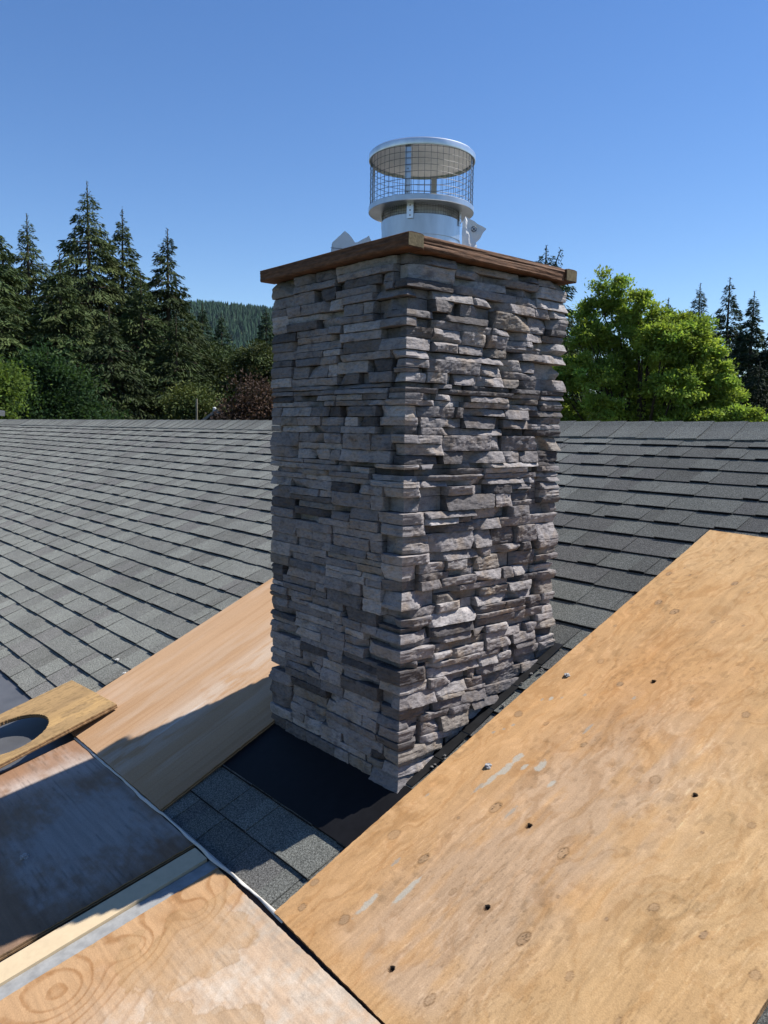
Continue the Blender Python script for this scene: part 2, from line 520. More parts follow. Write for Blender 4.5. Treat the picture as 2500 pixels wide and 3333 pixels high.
def pick_col(rs):
    t = rs.uniform(0, sum(w for _, w in PAL))
    for c, w in PAL:
        t -= w
        if t <= 0: break
    k = rs.uniform(.85, 1.15); return tuple(x * k for x in c)
def stone_mesh(u0, u1, z0, z1, rs, fine=True, proud=None):
    g = rs.uniform(.0008, .0021)
    u0 += g; u1 -= g; z0 += g * .7; z1 -= g * .7
    corner = [c for c in CORN if u0 < c < u1]
    st_ = .006 if fine else .03
    nu = max(4, int((u1 - u0) / st_)); nv = max(4, int((z1 - z0) / (st_ * .85)))
    us = list(np.linspace(u0, u1, nu + 1))
    if corner:
        i = int(np.argmin([abs(q - corner[0]) for q in us])); i = min(max(i, 1), nu - 1); us[i] = corner[0]
    seed = rs.uniform(0, 500)
    p0 = rs.uniform(.030, .0385) if proud is None else proud
    L, H = u1 - u0, z1 - z0
    q_ = rs.random(); bold = u1 > .02 and u0 < LB + .05
    if bold and proud is None: p0 = rs.uniform(.0245, .0425)
    tz = -rs.uniform(.002, .009) if q_ < .5 else (rs.uniform(-.002, .002) if q_ < .85 else rs.uniform(.002, .006))
    tu = rs.uniform(-.006, .006)
    if bold:
        tz = -rs.uniform(.005, .022) if q_ < .45 else (rs.uniform(-.003, .003) if q_ < .62 else rs.uniform(.004, .012))
        tu = rs.uniform(-.012, .012)
    cuts = []
    low = z0 < .05 + M * max(0, min(WR, (u0 + u1) / 2))
    if low and not bold: p0, tz, tu = rs.uniform(.034, .039), rs.uniform(-.003, .003), 0
    for _ in range(0 if low else rs.choice([1, 1, 2, 2, 3, 3] if bold else [0, 0, 1, 1, 2])):
        au, av = rs.random(), rs.random()
        side = rs.randrange(4)
        if side == 0: au = 0
        elif side == 1: au = 1
        elif side == 2: av = 0
        else: av = 1
        ang = math.atan2((.5 - av) * H + rs.uniform(-.3, .3) * H, (.5 - au) * L + rs.uniform(-.3, .3) * L)
        cuts.append((au * L, av * H, math.cos(ang), math.sin(ang), rs.uniform(.004, .014), rs.uniform(.4, 1.3)))
    nz = mnoise.noise
    lam = rs.random() < .3
    verts = []; cu = corner[0] if corner else None
    eb = [(rs.uniform(-.002, .002)) for _ in range(4)]
    for iu, u in enumerate(us):
        for iv in range(nv + 1):
            a, b = (u - u0) / L, iv / nv
            z = z0 + H * b
            du, dv = min(u - u0, u1 - u), min(z - z0, z1 - z)
            h = p0 + tz * (b - .5) * (H / .04) ** .5 + tu * (a - .5)
            for (cx, cy, dx, dy, dep, sl) in cuts:
                h = min(h, p0 - dep + sl * ((u - u0 - cx) * dx + (z - z0 - cy) * dy))
            n1 = nz(Vector((u * 28, z * 45, seed))); n2 = nz(Vector((u * 75, z * 130, seed + 9))); 
            h += .0030 * n1 + .0022 * n2
            if lam: h += .004 * (abs(nz(Vector((u * 10, z * 170, seed + 3)))) - .3)
            e = min(du, dv)
            h -= .0013 * math.exp(-e / .0014)
            h = max(h, .006)
            zz = z; uu = u
            if 0 < iu < len(us) - 1 or True:
                k = .0016 * nz(Vector((u * 30, seed, 1.5)))
                zz += k * (1 if iv in (0, nv) else .5)
            if iu in (0, len(us) - 1): uu = u + .0018 * nz(Vector((z * 60, seed, 7.5)))
            if cu is not None and abs(u - cu) < 1e-9:
                p, _ = perim(cu - 1e-6); d = CORN[cu] * (h * .93)
            else:
                p, n = perim(uu); d = n * h
            verts.append((p.x + d.x, p.y + d.y, zz))
    NU, NV = len(us), nv + 1
    F = []
    for i in range(NU - 1):
        for j in range(NV - 1):
            F.append((i * NV + j, (i + 1) * NV + j, (i + 1) * NV + j + 1, i * NV + j + 1))
    ring = [i * NV for i in range(NU)] + [(NU - 1) * NV + j for j in range(1, NV)] + [i * NV + NV - 1 for i in range(NU - 2, -1, -1)] + [j for j in range(NV - 2, 0, -1)]
    base = len(verts)
    for q in ring:
        iu = q // NV; u = us[iu]; p, n = perim(u if not (cu is not None and abs(u - cu) < 1e-9) else u - 1e-6)
        d = n * -.001
        if cu is not None and abs(u - cu) < 1e-9: d = CORN[cu] * -.001
        verts.append((p.x + d.x, p.y + d.y, verts[q][2]))
    m = len(ring)
    for q in range(m):
        F.append((ring[q], base + q, base + (q + 1) % m, ring[(q + 1) % m]))
    return verts, F
stones = []     # (score, verts, faces, colour)
rs = random.Random(11)
bands = []; z = -.03
while z < ZT - .05:
    h = rs.uniform(.070, .098)
    if ZT - (z + h) < .06: h = ZT - z
    bands.append((z, min(z + h, ZT))); z += h
def rows_of(z0, z1):
    n = rs.choices([2, 3, 4], [.27, .55, .18])[0]
    c = sorted([z0 + (z1 - z0) * t for t in ({2: [rs.uniform(.33, .67)], 3: [rs.uniform(.24, .42), rs.uniform(.58, .76)], 4: [rs.uniform(.2, .3), rs.uniform(.45, .55), rs.uniform(.7, .8)]}[n])])
    e = [z0] + c + [z1]; return list(zip(e[:-1], e[1:]))
def put(u0, u1, z0, z1):
    mid = (u0 + u1) / 2
    front = -LA - .12 < mid < LB + .1
    v, f = stone_mesh(u0, u1, z0, z1, rs, front)
    lo = min(z_ - M * y_ for (_, y_, z_) in v)
    if max(z_ - M * y_ for (_, y_, z_) in v) < .03: return
    col = pick_col(rs)
    stones.append(((u1 - u0) * (z1 - z0) * (1 if front else .0001), v, f, col, lo < .0))
def fill(ua, ub, z0, z1, rows):
    """a stretch of face between two corner stones, band z0..z1"""
    u = ua
    while u < ub - 1e-6:
        seg = rs.uniform(.18, .40)
        if ub - (u + seg) < .10: seg = ub - u
        for (r0, r1) in (rows if rs.random() < .62 else rows_of(z0, z1)):
            w = u
            while w < u + seg - 1e-6:
                ln = rs.uniform(.08, .24) if (r1 - r0) > .030 else rs.uniform(.12, .34)
                if u + seg - (w + ln) < .045: ln = u + seg - w
                put(w, w + ln, r0, r1); w += ln
        u += seg
for (z0, z1) in bands:
    ends = {}; rows = rows_of(z0, z1)
    for c in (-LA, 0.0, LB):
        l, r_ = (rs.uniform(.04, .19), rs.uniform(.03, .13))
        if rs.random() < .5: l, r_ = rs.uniform(.03, .10), rs.uniform(.06, .19)
        ends[c] = (c - l, c + r_)
        for (r0, r1) in (rows if rs.random() < .6 else rows_of(z0, z1)): put(c - l, c + r_, r0, r1)
    fill(-LA - LB + .001, ends[-LA][0], z0, z1, rows)
    fill(ends[-LA][1], ends[0.0][0], z0, z1, rows)
    fill(ends[0.0][1], ends[LB][0], z0, z1, rows)
    fill(ends[LB][1], LB + LA - .001, z0, z1, rows)
stones.sort(key=lambda s: -s[0])
def clip_stone(me):
    bm = bmesh.new(); bm.from_mesh(me)
    g = bm.verts[:] + bm.edges[:] + bm.faces[:]
    bmesh.ops.bisect_plane(bm, geom=g, plane_co=(0, 0, -.002), plane_no=(0, -M, 1), clear_inner=True)
    bmesh.ops.holes_fill(bm, edges=[e for e in bm.edges if e.is_boundary], sides=0)
    bm.to_mesh(me); bm.free()
def stone_obj(name, v, f, col, clip):
    me = np_mesh(name, v, [list(q) for q in f])
    if clip: clip_stone(me)
    at = me.color_attributes.new('Col', 'FLOAT_COLOR', 'POINT')
    c = np.ones((len(me.vertices), 4), dtype=np.float32)
    c[:, :3] = np.array(col) if np.ndim(col) == 1 else 1
    at.data.foreach_set('color', c.ravel())
    me.polygons.foreach_set('use_smooth', np.full(len(me.polygons), False, dtype=bool))
    me.materials.append(MT['stone'])
    return me
for (sc, v, f, col, clip) in stones[:300]:
    cpart(link('stone', stone_obj('stone', v, f, col, clip)))
bmj = bmesh.new()
for (sc, v, f, col, clip) in stones[300:]:
    me = stone_obj('tmp', v, f, col, clip); bmj.from_mesh(me); bpy.data.meshes.remove(me)
me = bpy.data.meshes.new('small_stones'); bmj.to_mesh(me); bmj.free()
me.materials.append(MT['stone'])
tag(cpart(link('small_stones', me)), kind='stuff')

# timber frame round the chimney top
LZ0, LZ1 = 1.6905, 1.7345
def timber(name, x0, x1, y0, y1, ends):
    n = 60; along_x = (x1 - x0) > (y1 - y0); L = (x1 - x0) if along_x else (y1 - y0)
    prof = []
    for t in np.linspace(0, 1, 13)[:-1]: prof.append((t, 0))
    per = []
    K = 10
    for i in range(K): per.append((i / K, 0))
    for i in range(4): per.append((1, i / 4))
    for i in range(K): per.append((1 - i / K, 1))
    for i in range(4): per.append((0, 1 - i / 4))
    V = []; C = []
    for i in range(n + 1):
        s = i / n
        for (a, b) in per:      # a: height, b: across
            w = b; hh = a; k = 0
            if b in (0, 1): k = (.0022 if along_x else .0040) * mnoise.noise(Vector((a * 16, s * L * 3.5, x0 * 7 + y0 * 3 + b))) - .0010
            edge = min(a, 1 - a) + min(b, 1 - b)
            if edge < .02: k -= .003
            if along_x: p = (x0 + s * L, (y0 - k) if b == 0 else (y1 + k) if b == 1 else y0 + (y1 - y0) * b, LZ0 + (LZ1 - LZ0) * a - (.002 if a == 1 and b in (0, 1) else 0))
            else: p = ((x1 + k) if b == 1 else (x0 - k) if b == 0 else x0 + (x1 - x0) * b, y0 + s * L, LZ0 + (LZ1 - LZ0) * a - (.002 if a == 1 and b in (0, 1) else 0))
            V.append(p)
            g = mnoise.noise(Vector((a * 10 + b * 7, s * L * 1.2, 3 + x0)))
            C.append((.135 * (1 + .4 * g), .066 * (1 + .45 * g), .034 * (1 + .45 * g)))
    P = len(per); F = []
    for i in range(n):
        for j in range(P): F.append([i * P + j, i * P + (j + 1) % P, (i + 1) * P + (j + 1) % P, (i + 1) * P + j])
    F += [list(range(P)), list(range(n * P, (n + 1) * P))]
    me = np_mesh(name, V, F, np.array(C)); 
    bm = bmesh.new(); bm.from_mesh(me); bmesh.ops.recalc_face_normals(bm, faces=bm.faces); bm.to_mesh(me); bm.free()
    o = cpart(link(name, me, MT['lumber']))
    for e in ends:
        m2 = MB(); q = .0035
        if e == 1: m2.box(x1 + .0004, x1 + .002, y0 + q, y1 - q, LZ0 + q, LZ1 - q, (.155, .128, .075))
        else: m2.box(x0 - .002, x0 - .0004, y0 + q, y1 - q, LZ0 + q, LZ1 - q, (.155, .128, .075))
        e_ = m2.build('end_grain', MT['endgrain'], o); e_.matrix_parent_inverse = chim_inv; e_.parent = o; e_.matrix_parent_inverse = Matrix.Identity(4)
    return o
timber('timber', -.775, .034, -.034, .033, [1])
timber('timber', -.034, .031, .0345, .7195, [])
timber('timber', -.775, .034, .721, .786, [1])
timber('timber', -.772, -.706, .0345, .7195, [])
# covering sheet inside the frame
mb = MB(); mb.box(-.705, -.035, .034, .7185, 1.690, 1.722, (.5, .52, .55)); cpart(mb.build('top_sheet', MT['wrap']))

# flashing round the base
mb = MB()
def roofquad(mb, pts, off, t, c):
    top = [Vector((x, y, roofz(y))) + N1 * off for (x, y) in pts]
    slab(mb, top, t, c)
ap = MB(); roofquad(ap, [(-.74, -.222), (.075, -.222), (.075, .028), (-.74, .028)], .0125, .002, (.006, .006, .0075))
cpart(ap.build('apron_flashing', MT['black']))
for k, s in enumerate(courses):
    y0 = RIDGE - s / SL
    if -.02 < y0 < WR - .02:
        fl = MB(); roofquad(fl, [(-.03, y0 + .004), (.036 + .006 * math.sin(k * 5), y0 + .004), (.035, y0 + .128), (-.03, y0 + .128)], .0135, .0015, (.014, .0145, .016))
        b = [(-.016, y0 + .004), (-.016, y0 + .128)]
        fl.add([(-.016, y, roofz(y) + h) for (x, y) in b for h in (-.005, .03)] + [(-.0135, y, roofz(y) + h) for (x, y) in b for h in (-.005, .03)],
               [(0, 1, 3, 2), (4, 6, 7, 5), (1, 5, 7, 3), (0, 2, 6, 4), (0, 4, 5, 1), (2, 3, 7, 6)], (.014, .0145, .016))
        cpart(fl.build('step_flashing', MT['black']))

# ------------------------------------------------------------------ flue cap
FC = Vector((-.381, .403, 0))
flue = tag(empty('flue_cap', (FC.x, FC.y, 1.722)), 'round galvanised flue cap with wire mesh on the chimney top', 'chimney cap')
finv = Matrix.Translation((FC.x, FC.y, 1.722)).inverted()
def fpart(name, mb, mat, smooth=True, fix=True):
    o = mb.build(name, mat, flue, smooth=smooth, fix=fix); o.matrix_parent_inverse = finv; return o
ST = (.52, .54, .56)
mb = MB(); mb.lathe([(.1395, 1.7215), (.1420, 1.7215), (.1420, 1.782), (.1436, 1.784), (.1436, 1.792), (.1420, 1.794), (.1420, 1.905), (.1395, 1.905)], FC, 72, ST, closed=True)
fpart('outer_pipe', mb, MT['metal'])
mb = MB(); mb.lathe([(.112, 1.7216), (.114, 1.7216), (.114, 1.9605), (.112, 1.9605)], FC, 56, (.45, .45, .45), closed=True)
fpart('inner_pipe', mb, MT['steel_dull'])
mb = MB(); mb.lathe([(.1438, 1.836), (.1448, 1.836), (.1448, 1.842), (.1438, 1.842)], FC, 72, ST, closed=True); fpart('seam_bead', mb, MT['metal'])
mb = MB(); mb.lathe([(.1145, 1.940), (.187, 1.940), (.189, 1.9375), (.1905, 1.939), (.1905, 1.956), (.188, 1.958), (.150, 1.962), (.1145, 1.962)], FC, 80, ST, closed=True)
fpart('lower_disc', mb, MT['metal'])
mb = MB(); mb.lathe([(.0005, 2.128), (.186, 2.128), (.188, 2.118), (.1915, 2.118), (.1925, 2.122), (.1915, 2.138), (.187, 2.142), (.10, 2.150), (.0005, 2.152)], FC, 80, (.66, .68, .70))
fpart('lid', mb, MT['metal'])
mb = MB(); mb.lathe([(.0005, 2.1262), (.183, 2.1262), (.183, 2.1275), (.0005, 2.1275)], FC, 72, (1.15, 1.12, 1.05), closed=True)  # pale disc added under the lid, bounced light painted into its colour
fpart('lid_bounce', mb, MT['paint'])
def wires(r, z0, z1, nv, nh, rad):
    mb = MB()
    for i in range(nv):
        t = 2 * math.pi * i / nv
        mb.tube([(FC.x + r * math.cos(t), FC.y + r * math.sin(t), z0), (FC.x + r * math.cos(t), FC.y + r * math.sin(t), z1)], rad, 4, (.16, .165, .17), cap=False)
    for j in range(nh):
        z = z0 + (z1 - z0) * (j + .5) / nh
        mb.tube([(FC.x + (r + rad) * math.cos(2 * math.pi * i / 64), FC.y + (r + rad) * math.sin(2 * math.pi * i / 64), z + .002 * math.sin(3 * 2 * math.pi * i / 64 + j)) for i in range(64)], rad, 4, (.16, .165, .17), closed=True)
    return mb
fpart('wire_screen', wires(.1855, 1.957, 2.127, 54, 8, .0009), MT['steel_dull'], False, False)
fpart('wire_screen', wires(.1385, 1.903, 1.942, 84, 4, .0007), MT['steel_dull'], False, False)
tocam = math.atan2(CAM.y - FC.y, CAM.x - FC.x)
for k in range(4):
    t = tocam - R(15) + k * math.pi / 2
    for (r, z0, z1, w, nm, c) in ((.181, 1.956, 2.128, .0105, 'strap', ST), (.1456, 1.888, 1.941, .012, 'bracket', (.75, .76, .77))):
        mb = MB(); d = Vector((math.cos(t), math.sin(t), 0)); e = Vector((-d.y, d.x, 0))
        vs_ = []
        for rr in (r, r + .0015):
            for (s, z) in ((-1, z0), (1, z0), (1, z1), (-1, z1)):
                p = FC + d * rr + e * (s * w); vs_.append((p.x, p.y, z))
        mb.add(vs_, [(0, 1, 2, 3), (7, 6, 5, 4), (0, 4, 5, 1), (1, 5, 6, 2), (2, 6, 7, 3), (3, 7, 4, 0)], c)
        o = fpart(nm, mb, MT['metal'], False)
        for z in np.linspace(z0 + .01, z1 - .01, 3):
            s = MB(); s.lathe([(.0003, .0018), (.0028, .0012), (.0032, 0)], (0, 0, 0), 8, (.3, .3, .3))
            me = s.mesh('rivet'); me.transform(Matrix.Translation(FC + d * (r + .0014) + Vector((0, 0, z))) @ d.to_track_quat('Z', 'Y').to_matrix().to_4x4())
            q = link('rivet', me, MT['steel_dull'], o); 

# house wrap scraps
def sheet(name, pts, faces, mat, t, parent=None, c=(.78, .80, .82), sub=2):
    bm = bmesh.new(); vv = [bm.verts.new(p) for p in pts]
    for f in faces: bm.faces.new([vv[i] for i in f])
    bmesh.ops.triangulate(bm, faces=bm.faces[:])
    bmesh.ops.subdivide_edges(bm, edges=bm.edges[:], cuts=4, use_grid_fill=True)
    for v_ in bm.verts:
        q_ = v_.co * 42; k_ = .0032 if v_.co.z > 1.737 else 0
        v_.co += mnoise.noise_vector(q_) * k_ + mnoise.noise_vector(q_ * 3) * k_ * .35
    me = bpy.data.meshes.new(name); bm.to_mesh(me); bm.free()
    at = me.color_attributes.new('Col', 'FLOAT_COLOR', 'POINT'); k_ = np.ones((len(me.vertices), 4), dtype=np.float32); k_[:, :3] = c; at.data.foreach_set('color', k_.ravel())
    o = link(name, me, mat, parent)
    s = o.modifiers.new('thick', 'SOLIDIFY'); s.thickness = t; s.offset = 0
    return o
w = sheet('house_wrap_scrap', [(-.587, .144, 1.7345), (-.583, .153, 1.829), (-.573, .167, 1.848), (-.556, .191, 1.874), (-.547, .2, 1.862), (-.529, .217, 1.832), (-.497, .257, 1.859), (-.490, .263, 1.835), (-.516, .231, 1.831), (-.574, .163, 1.826), (-.480, .268, 1.7345), (-.545, .195, 1.7345), (-.62, .28, 1.7345), (-.54, .33, 1.7345), (-.60, .245, 1.815)],
    [[0, 11, 9, 1], [1, 9, 2], [2, 9, 5, 4], [2, 4, 3], [9, 11, 8, 5], [11, 10, 7, 8], [5, 8, 7, 6], [4, 5, 14], [5, 6, 13, 14], [3, 4, 14], [14, 13, 12], [3, 14, 12, 2]], MT['wrap'], .0008, c=(.95, .97, 1.0))
tag(w, 'crumpled white house wrap lying behind the brown timber frame', 'house wrap')
for ln in ([(-.585, .149, 1.812), (-.558, .180, 1.809), (-.535, .208, 1.806)], [(-.580, .152, 1.825), (-.583, .150, 1.79)]):
    m_ = MB(); m_.tube([Vector(p) + Vector((.002, -.003, 0)) for p in ln], .0008, 4, (.03, .03, .035)); q = m_.build('printed_line', MT['paint'], w)
flap = sheet('house_wrap_flap', [(-.061, .303, 1.853), (-.012, .352, 1.812), (-.020, .344, 1.795), (-.024, .336, 1.782), (-.032, .325, 1.768), (-.066, .296, 1.834), (-.056, .286, 1.740), (-.034, .306, 1.738), (-.024, .326, 1.752), (-.050, .299, 1.80)],
    [[0, 5, 9, 4, 3, 2, 1], [5, 6, 7, 9], [9, 7, 8, 4]], MT['wrap'], .0008, c=(1.0, 1.0, .98))
tag(flap, 'torn white house wrap flap with circled cross beside the flue cap', 'house wrap')
# circled cross printed on the flap
P0 = Vector((-.0415, .3235, 1.810)); a = (Vector((-.012, .352, 1.812)) - Vector((-.061, .303, 1.853))); b = (Vector((-.032, .325, 1.768)) - Vector((-.061, .303, 1.853)))
nn = a.cross(b).normalized()
if nn.dot(CAM - P0) < 0: nn = -nn
P0 = P0 - nn * ((P0 - Vector((-.061, .303, 1.853))).dot(nn)) + nn * .0050
e1 = (rgt - nn * rgt.dot(nn)).normalized(); e2 = nn.cross(e1)
m_ = MB(); rr = .0085
m_.tube([P0 + (e1 * math.cos(t) + e2 * math.sin(t)) * rr for t in np.linspace(0, 2 * math.pi, 25)[:-1]], .0009, 4, (.02, .02, .02), closed=True)
for s in (1, -1):
    d = (e1 + e2 * s).normalized() * rr; m_.tube([P0 - d, P0 + d], .0009, 4, (.02, .02, .02))
m_.build('circled_cross', MT['paint'], flap)
mb = MB()
sc = sheet('membrane_scrap', [(-.095, .10, 1.7365), (-.058, .115, 1.757), (-.040, .138, 1.760), (-.015, .165, 1.7365), (-.12, .15, 1.7365), (-.08, .165, 1.752), (-.04, .21, 1.7365)],
    [[0, 1, 5, 4], [1, 2, 5], [2, 3, 6, 5]], MT['wrap'], .001, c=(.9, .9, .9))
tag(sc, 'small curled grey membrane scrap at the foot of the flue pipe', 'membrane scrap'); sc.location = (0, 0, -.012)

# ------------------------------------------------------------------ plywood sheets
PLYC = np.array((.50, .33, .19))
def board(name, O, e1, e2, L, Wd, T, step, cfun, hfun=None, mask=None, jag=.0012, label='', cat='plywood', warp=None):
    """O: world position of the top-face corner; e1 along the length, e2 across, grid of step metres"""
    O = Vector(O); e1 = Vector(e1).normalized(); e2 = Vector(e2).normalized(); n = e1.cross(e2)
    if n.z < 0: n = -n
    nu, nv = int(L / step) + 1, int(Wd / step) + 1
    U, V = np.meshgrid(np.linspace(0, L, nu), np.linspace(0, Wd, nv), indexing='ij')
    col = np.clip(cfun(U, V) * .93, .004, .95)
    H = np.zeros_like(U) if hfun is None else hfun(U, V)
    if warp is not None: Wp = warp(U, V)
    else: Wp = np.zeros_like(U)
    UU, VV = U.copy(), V.copy()
    sd = abs(hash(name)) % 7
    UU[0, :] += (fbm(V[0] * 60, V[0] * 0, 2) - .5) * jag * 3; UU[-1, :] += (fbm(V[0] * 60, V[0] * 0, 3) - .5) * jag * 3
    VV[:, 0] += (fbm(U[:, 0] * 60, U[:, 0] * 0, 4) - .5) * jag * 3; VV[:, -1] += (fbm(U[:, 0] * 60, U[:, 0] * 0, 5) - .5) * jag * 3
    E1, E2, N = np.array(e1), np.array(e2), np.array(n)
    top = np.array(O) + UU[..., None] * E1 + VV[..., None] * E2 + (H + Wp)[..., None] * N
    idx = np.arange(nu * nv).reshape(nu, nv)
    keep = np.ones((nu - 1, nv - 1), bool)
    if mask is not None:
        mk = mask((U[:-1, :-1] + U[1:, 1:]) / 2, (V[:-1, :-1] + V[1:, 1:]) / 2); keep = mk
    q = np.stack([idx[:-1, :-1], idx[1:, :-1], idx[1:, 1:], idx[:-1, 1:]], -1)[keep]
    verts = [top.reshape(-1, 3)]; cols = [col.reshape(-1, 3)]; quads = [q]
    off = nu * nv
    # boundary edges of the kept cells -> laminated side walls
    from collections import Counter
    ed = np.concatenate([q[:, [0, 1]], q[:, [1, 2]], q[:, [2, 3]], q[:, [3, 0]]])
    key = np.sort(ed, 1); kk = key[:, 0].astype(np.int64) * (nu * nv) + key[:, 1]
    _, inv, cnt = np.unique(kk, return_inverse=True, return_counts=True)
    be = ed[cnt[inv] == 1]
    bv = np.unique(be); remap = -np.ones(nu * nv, int); remap[bv] = np.arange(len(bv))
    tv = top.reshape(-1, 3)[bv] - (H.reshape(-1)[bv])[:, None] * N
    lay = [(0.0, (.36, .22, .11)), (.22, (.42, .27, .14)), (.24, (.20, .115, .06)), (.5, (.24, .14, .07)), (.52, (.44, .29, .16)), (.76, (.40, .26, .14)), (.78, (.19, .11, .055)), (1.0, (.22, .13, .065))]
    rings = []
    wob = (fbm(np.arange(len(bv)) * .05, np.zeros(len(bv)), 6) - .5) * .0016
    for (d, c) in lay:
        verts.append(tv - N * T * d + (wob * (1 if .1 < d < .9 else 0))[:, None] * (E1 + E2)); cols.append(np.array(c) * (.8 + .4 * vn(np.arange(len(bv)) * .11, np.full(len(bv), d * 9), 2))[:, None]); rings.append(off); off += len(bv)
    # first ring coincides with the top edge
    for a, b in zip(rings[:-1], rings[1:]):
        quads.append(np.stack([remap[be[:, 1]] + a, remap[be[:, 0]] + a, remap[be[:, 0]] + b, remap[be[:, 1]] + b], -1))
    # bottom
    bot = np.array(O) + U[..., None] * E1 + V[..., None] * E2 + (Wp - T)[..., None] * N
    if mask is None:
        s = max(1, int(.1 / step)); iu = list(range(0, nu - 1, s)) + [nu - 1]; iv = list(range(0, nv - 1, s)) + [nv - 1]
        bb = bot[np.ix_(iu, iv)]; bi = np.arange(len(iu) * len(iv)).reshape(len(iu), len(iv)) + off
        quads.append(np.stack([bi[:-1, 1:], bi[1:, 1:], bi[1:, :-1], bi[:-1, :-1]], -1).reshape(-1, 4))
        verts.append(bb.reshape(-1, 3)); cols.append(np.tile(PLYC * .6, (bb.shape[0] * bb.shape[1], 1)))
    else:
        verts.append(bot.reshape(-1, 3)); cols.append(np.tile(PLYC * .6, (nu * nv, 1))); quads.append(q[:, ::-1] + off)
    me = np_mesh(name, np.concatenate(verts), np.concatenate(quads), np.concatenate(cols))
    o = link(name, me, MT['ply_u']); tag(o, label, cat); return o

KNOTS = [(0.384, 0.089, 0.0171), (0.375, 0.232, 0.0124), (0.629, 0.279, 0.0161), (0.628, 0.405, -0.0084), (0.607, 0.543, 0.0141), (0.347, 0.378, 0.009), (0.365, 0.486, -0.0078), (0.354, 0.619, 0.0144), (0.06, 0.058, 0.011), (0.11, 0.193, 0.0139), (0.098, 0.408, -0.0077), (0.106, 0.543, 0.0115), (0.345, 0.764, 0.0099), (0.601, 0.817, 0.0108), (0.603, 0.942, 0.0088), (0.581, 1.07, 0.0115), (0.941, 0.883, 0.0096), (0.511, 0.746, 0.0048), (0.494, 0.614, 0.0044), (0.538, 0.212, 0.0055), (0.326, 0.906, 0.0073), (0.857, 0.796, 0.0043), (0.132, 0.019, 0.0114), (1.955, 0.034, 0.0102), (1.973, 0.115, 0.0056), (2.015, 0.069, 0.0043), (1.718, 0.017, 0.0093), (1.755, 0.112, 0.0138), (1.72, 0.199, 0.0145), (1.715, 0.356, 0.0074), (1.733, 0.456, 0.0047), (1.554, 0.054, 0.0062), (1.975, 0.299, 0.0117), (1.346, 0.137, 0.0117), (1.269, 0.268, 0.011), (1.329, 0.356, -0.0082), (0.983, 0.063, 0.0142), (0.99, 0.176, 0.008), (0.97, 0.341, 0.0091), (0.928, 0.478, 0.0074), (0.954, 0.6, 0.014), (0.959, 0.716, -0.0075), (1.315, 0.678, 0.0121), (1.309, 0.51, 0.0033), (1.524, 0.594, 0.0075), (1.687, 0.557, 0.0078), (0.809, 0.625, 0.0029), (1.934, 0.373, 0.0044)]
SPLAT = [(.82, .20, .028, .012), (.765, .20, .035, .014), (.71, .19, .045, .009), (.66, .18, .03, .006), (.80, .245, .016, .009), (.83, .285, .028, .013), (.79, .36, .018, .008), (1.04, .31, .03, .006), (1.23, .35, .01, .006), (1.17, .20, .008, .006), (.64, .33, .03, .006), (1.10, .11, .012, .008), (1.08, .085, .008, .006), (1.12, .14, .006, .004), (.93, .085, .008, .006), (.90, .07, .007, .005), (.87, .05, .008, .005), (.55, .06, .012, .004), (.27, .27, .06, .010), (.18, .21, .05, .010), (.32, .17, .02, .006)]
def knotty(U, V, col, knots, dark=(.20, .115, .055)):
    for (ku, kv, r) in knots:
        hole = r < 0; r = abs(r)
        sel = (np.abs(U - ku) < r * 6) & (np.abs(V - kv) < r * 4)
        if not sel.any(): continue
        u, v = U[sel] - ku, V[sel] - kv
        wob = 1 + .22 * (vn(np.arctan2(v, u) * 1.5 + ku * 9, np.full(u.shape, kv * 31), 5) - .5)
        rk = _tab[int(ku * 977 + kv * 331) & 1023]; asp = 1.0 + .45 * rk; sk = (rk * 7 % 1 - .5) * .5
        d = np.hypot((u - sk * v) / asp, v * (1 + .15 * rk)) / (r * wob)
        c = col[sel]
        halo = np.exp(-((np.hypot(u / 2.6, v) / r) / 1.25) ** 2) * .22
        swirl = .5 + .5 * np.sin(np.hypot(u / 1.5, v) / r * 7 + 2 * fbm(u * 60, v * 60, 3))
        c = mixc(c, c * np.array((.74, .66, .58)), np.clip(halo * 1.6 * swirl, 0, 1))
        ins = 1 - sstep(.86, 1.04, d)
        if hole: c = mixc(c, np.array((.045, .026, .016)), ins)
        else:
            ringy = .5 + .5 * np.sin(d * 15)
            c = mixc(c, mixc(np.array((.43, .285, .165)), np.array((.34, .215, .12)), ringy), ins * ((.35 + .5 * (rk * 3 % 1)) if r > .006 else .95))
            if rk > .45 and r > .008: c = mixc(c, np.array((.10, .06, .035)), ins * sstep(.66, .74, fbm(u * 240 + rk * 40, v * 300, 15, 3)))
            c = mixc(c, np.array(dark), np.exp(-((d - 1) / .12) ** 2) * (.45 + .45 * (rk * 5 % 1)) * sstep(.15, .5, vn(np.arctan2(v, u) * 1.1 + rk * 50, np.full(u.shape, rk * 9), 7) + .25))
        col[sel] = c
    return col
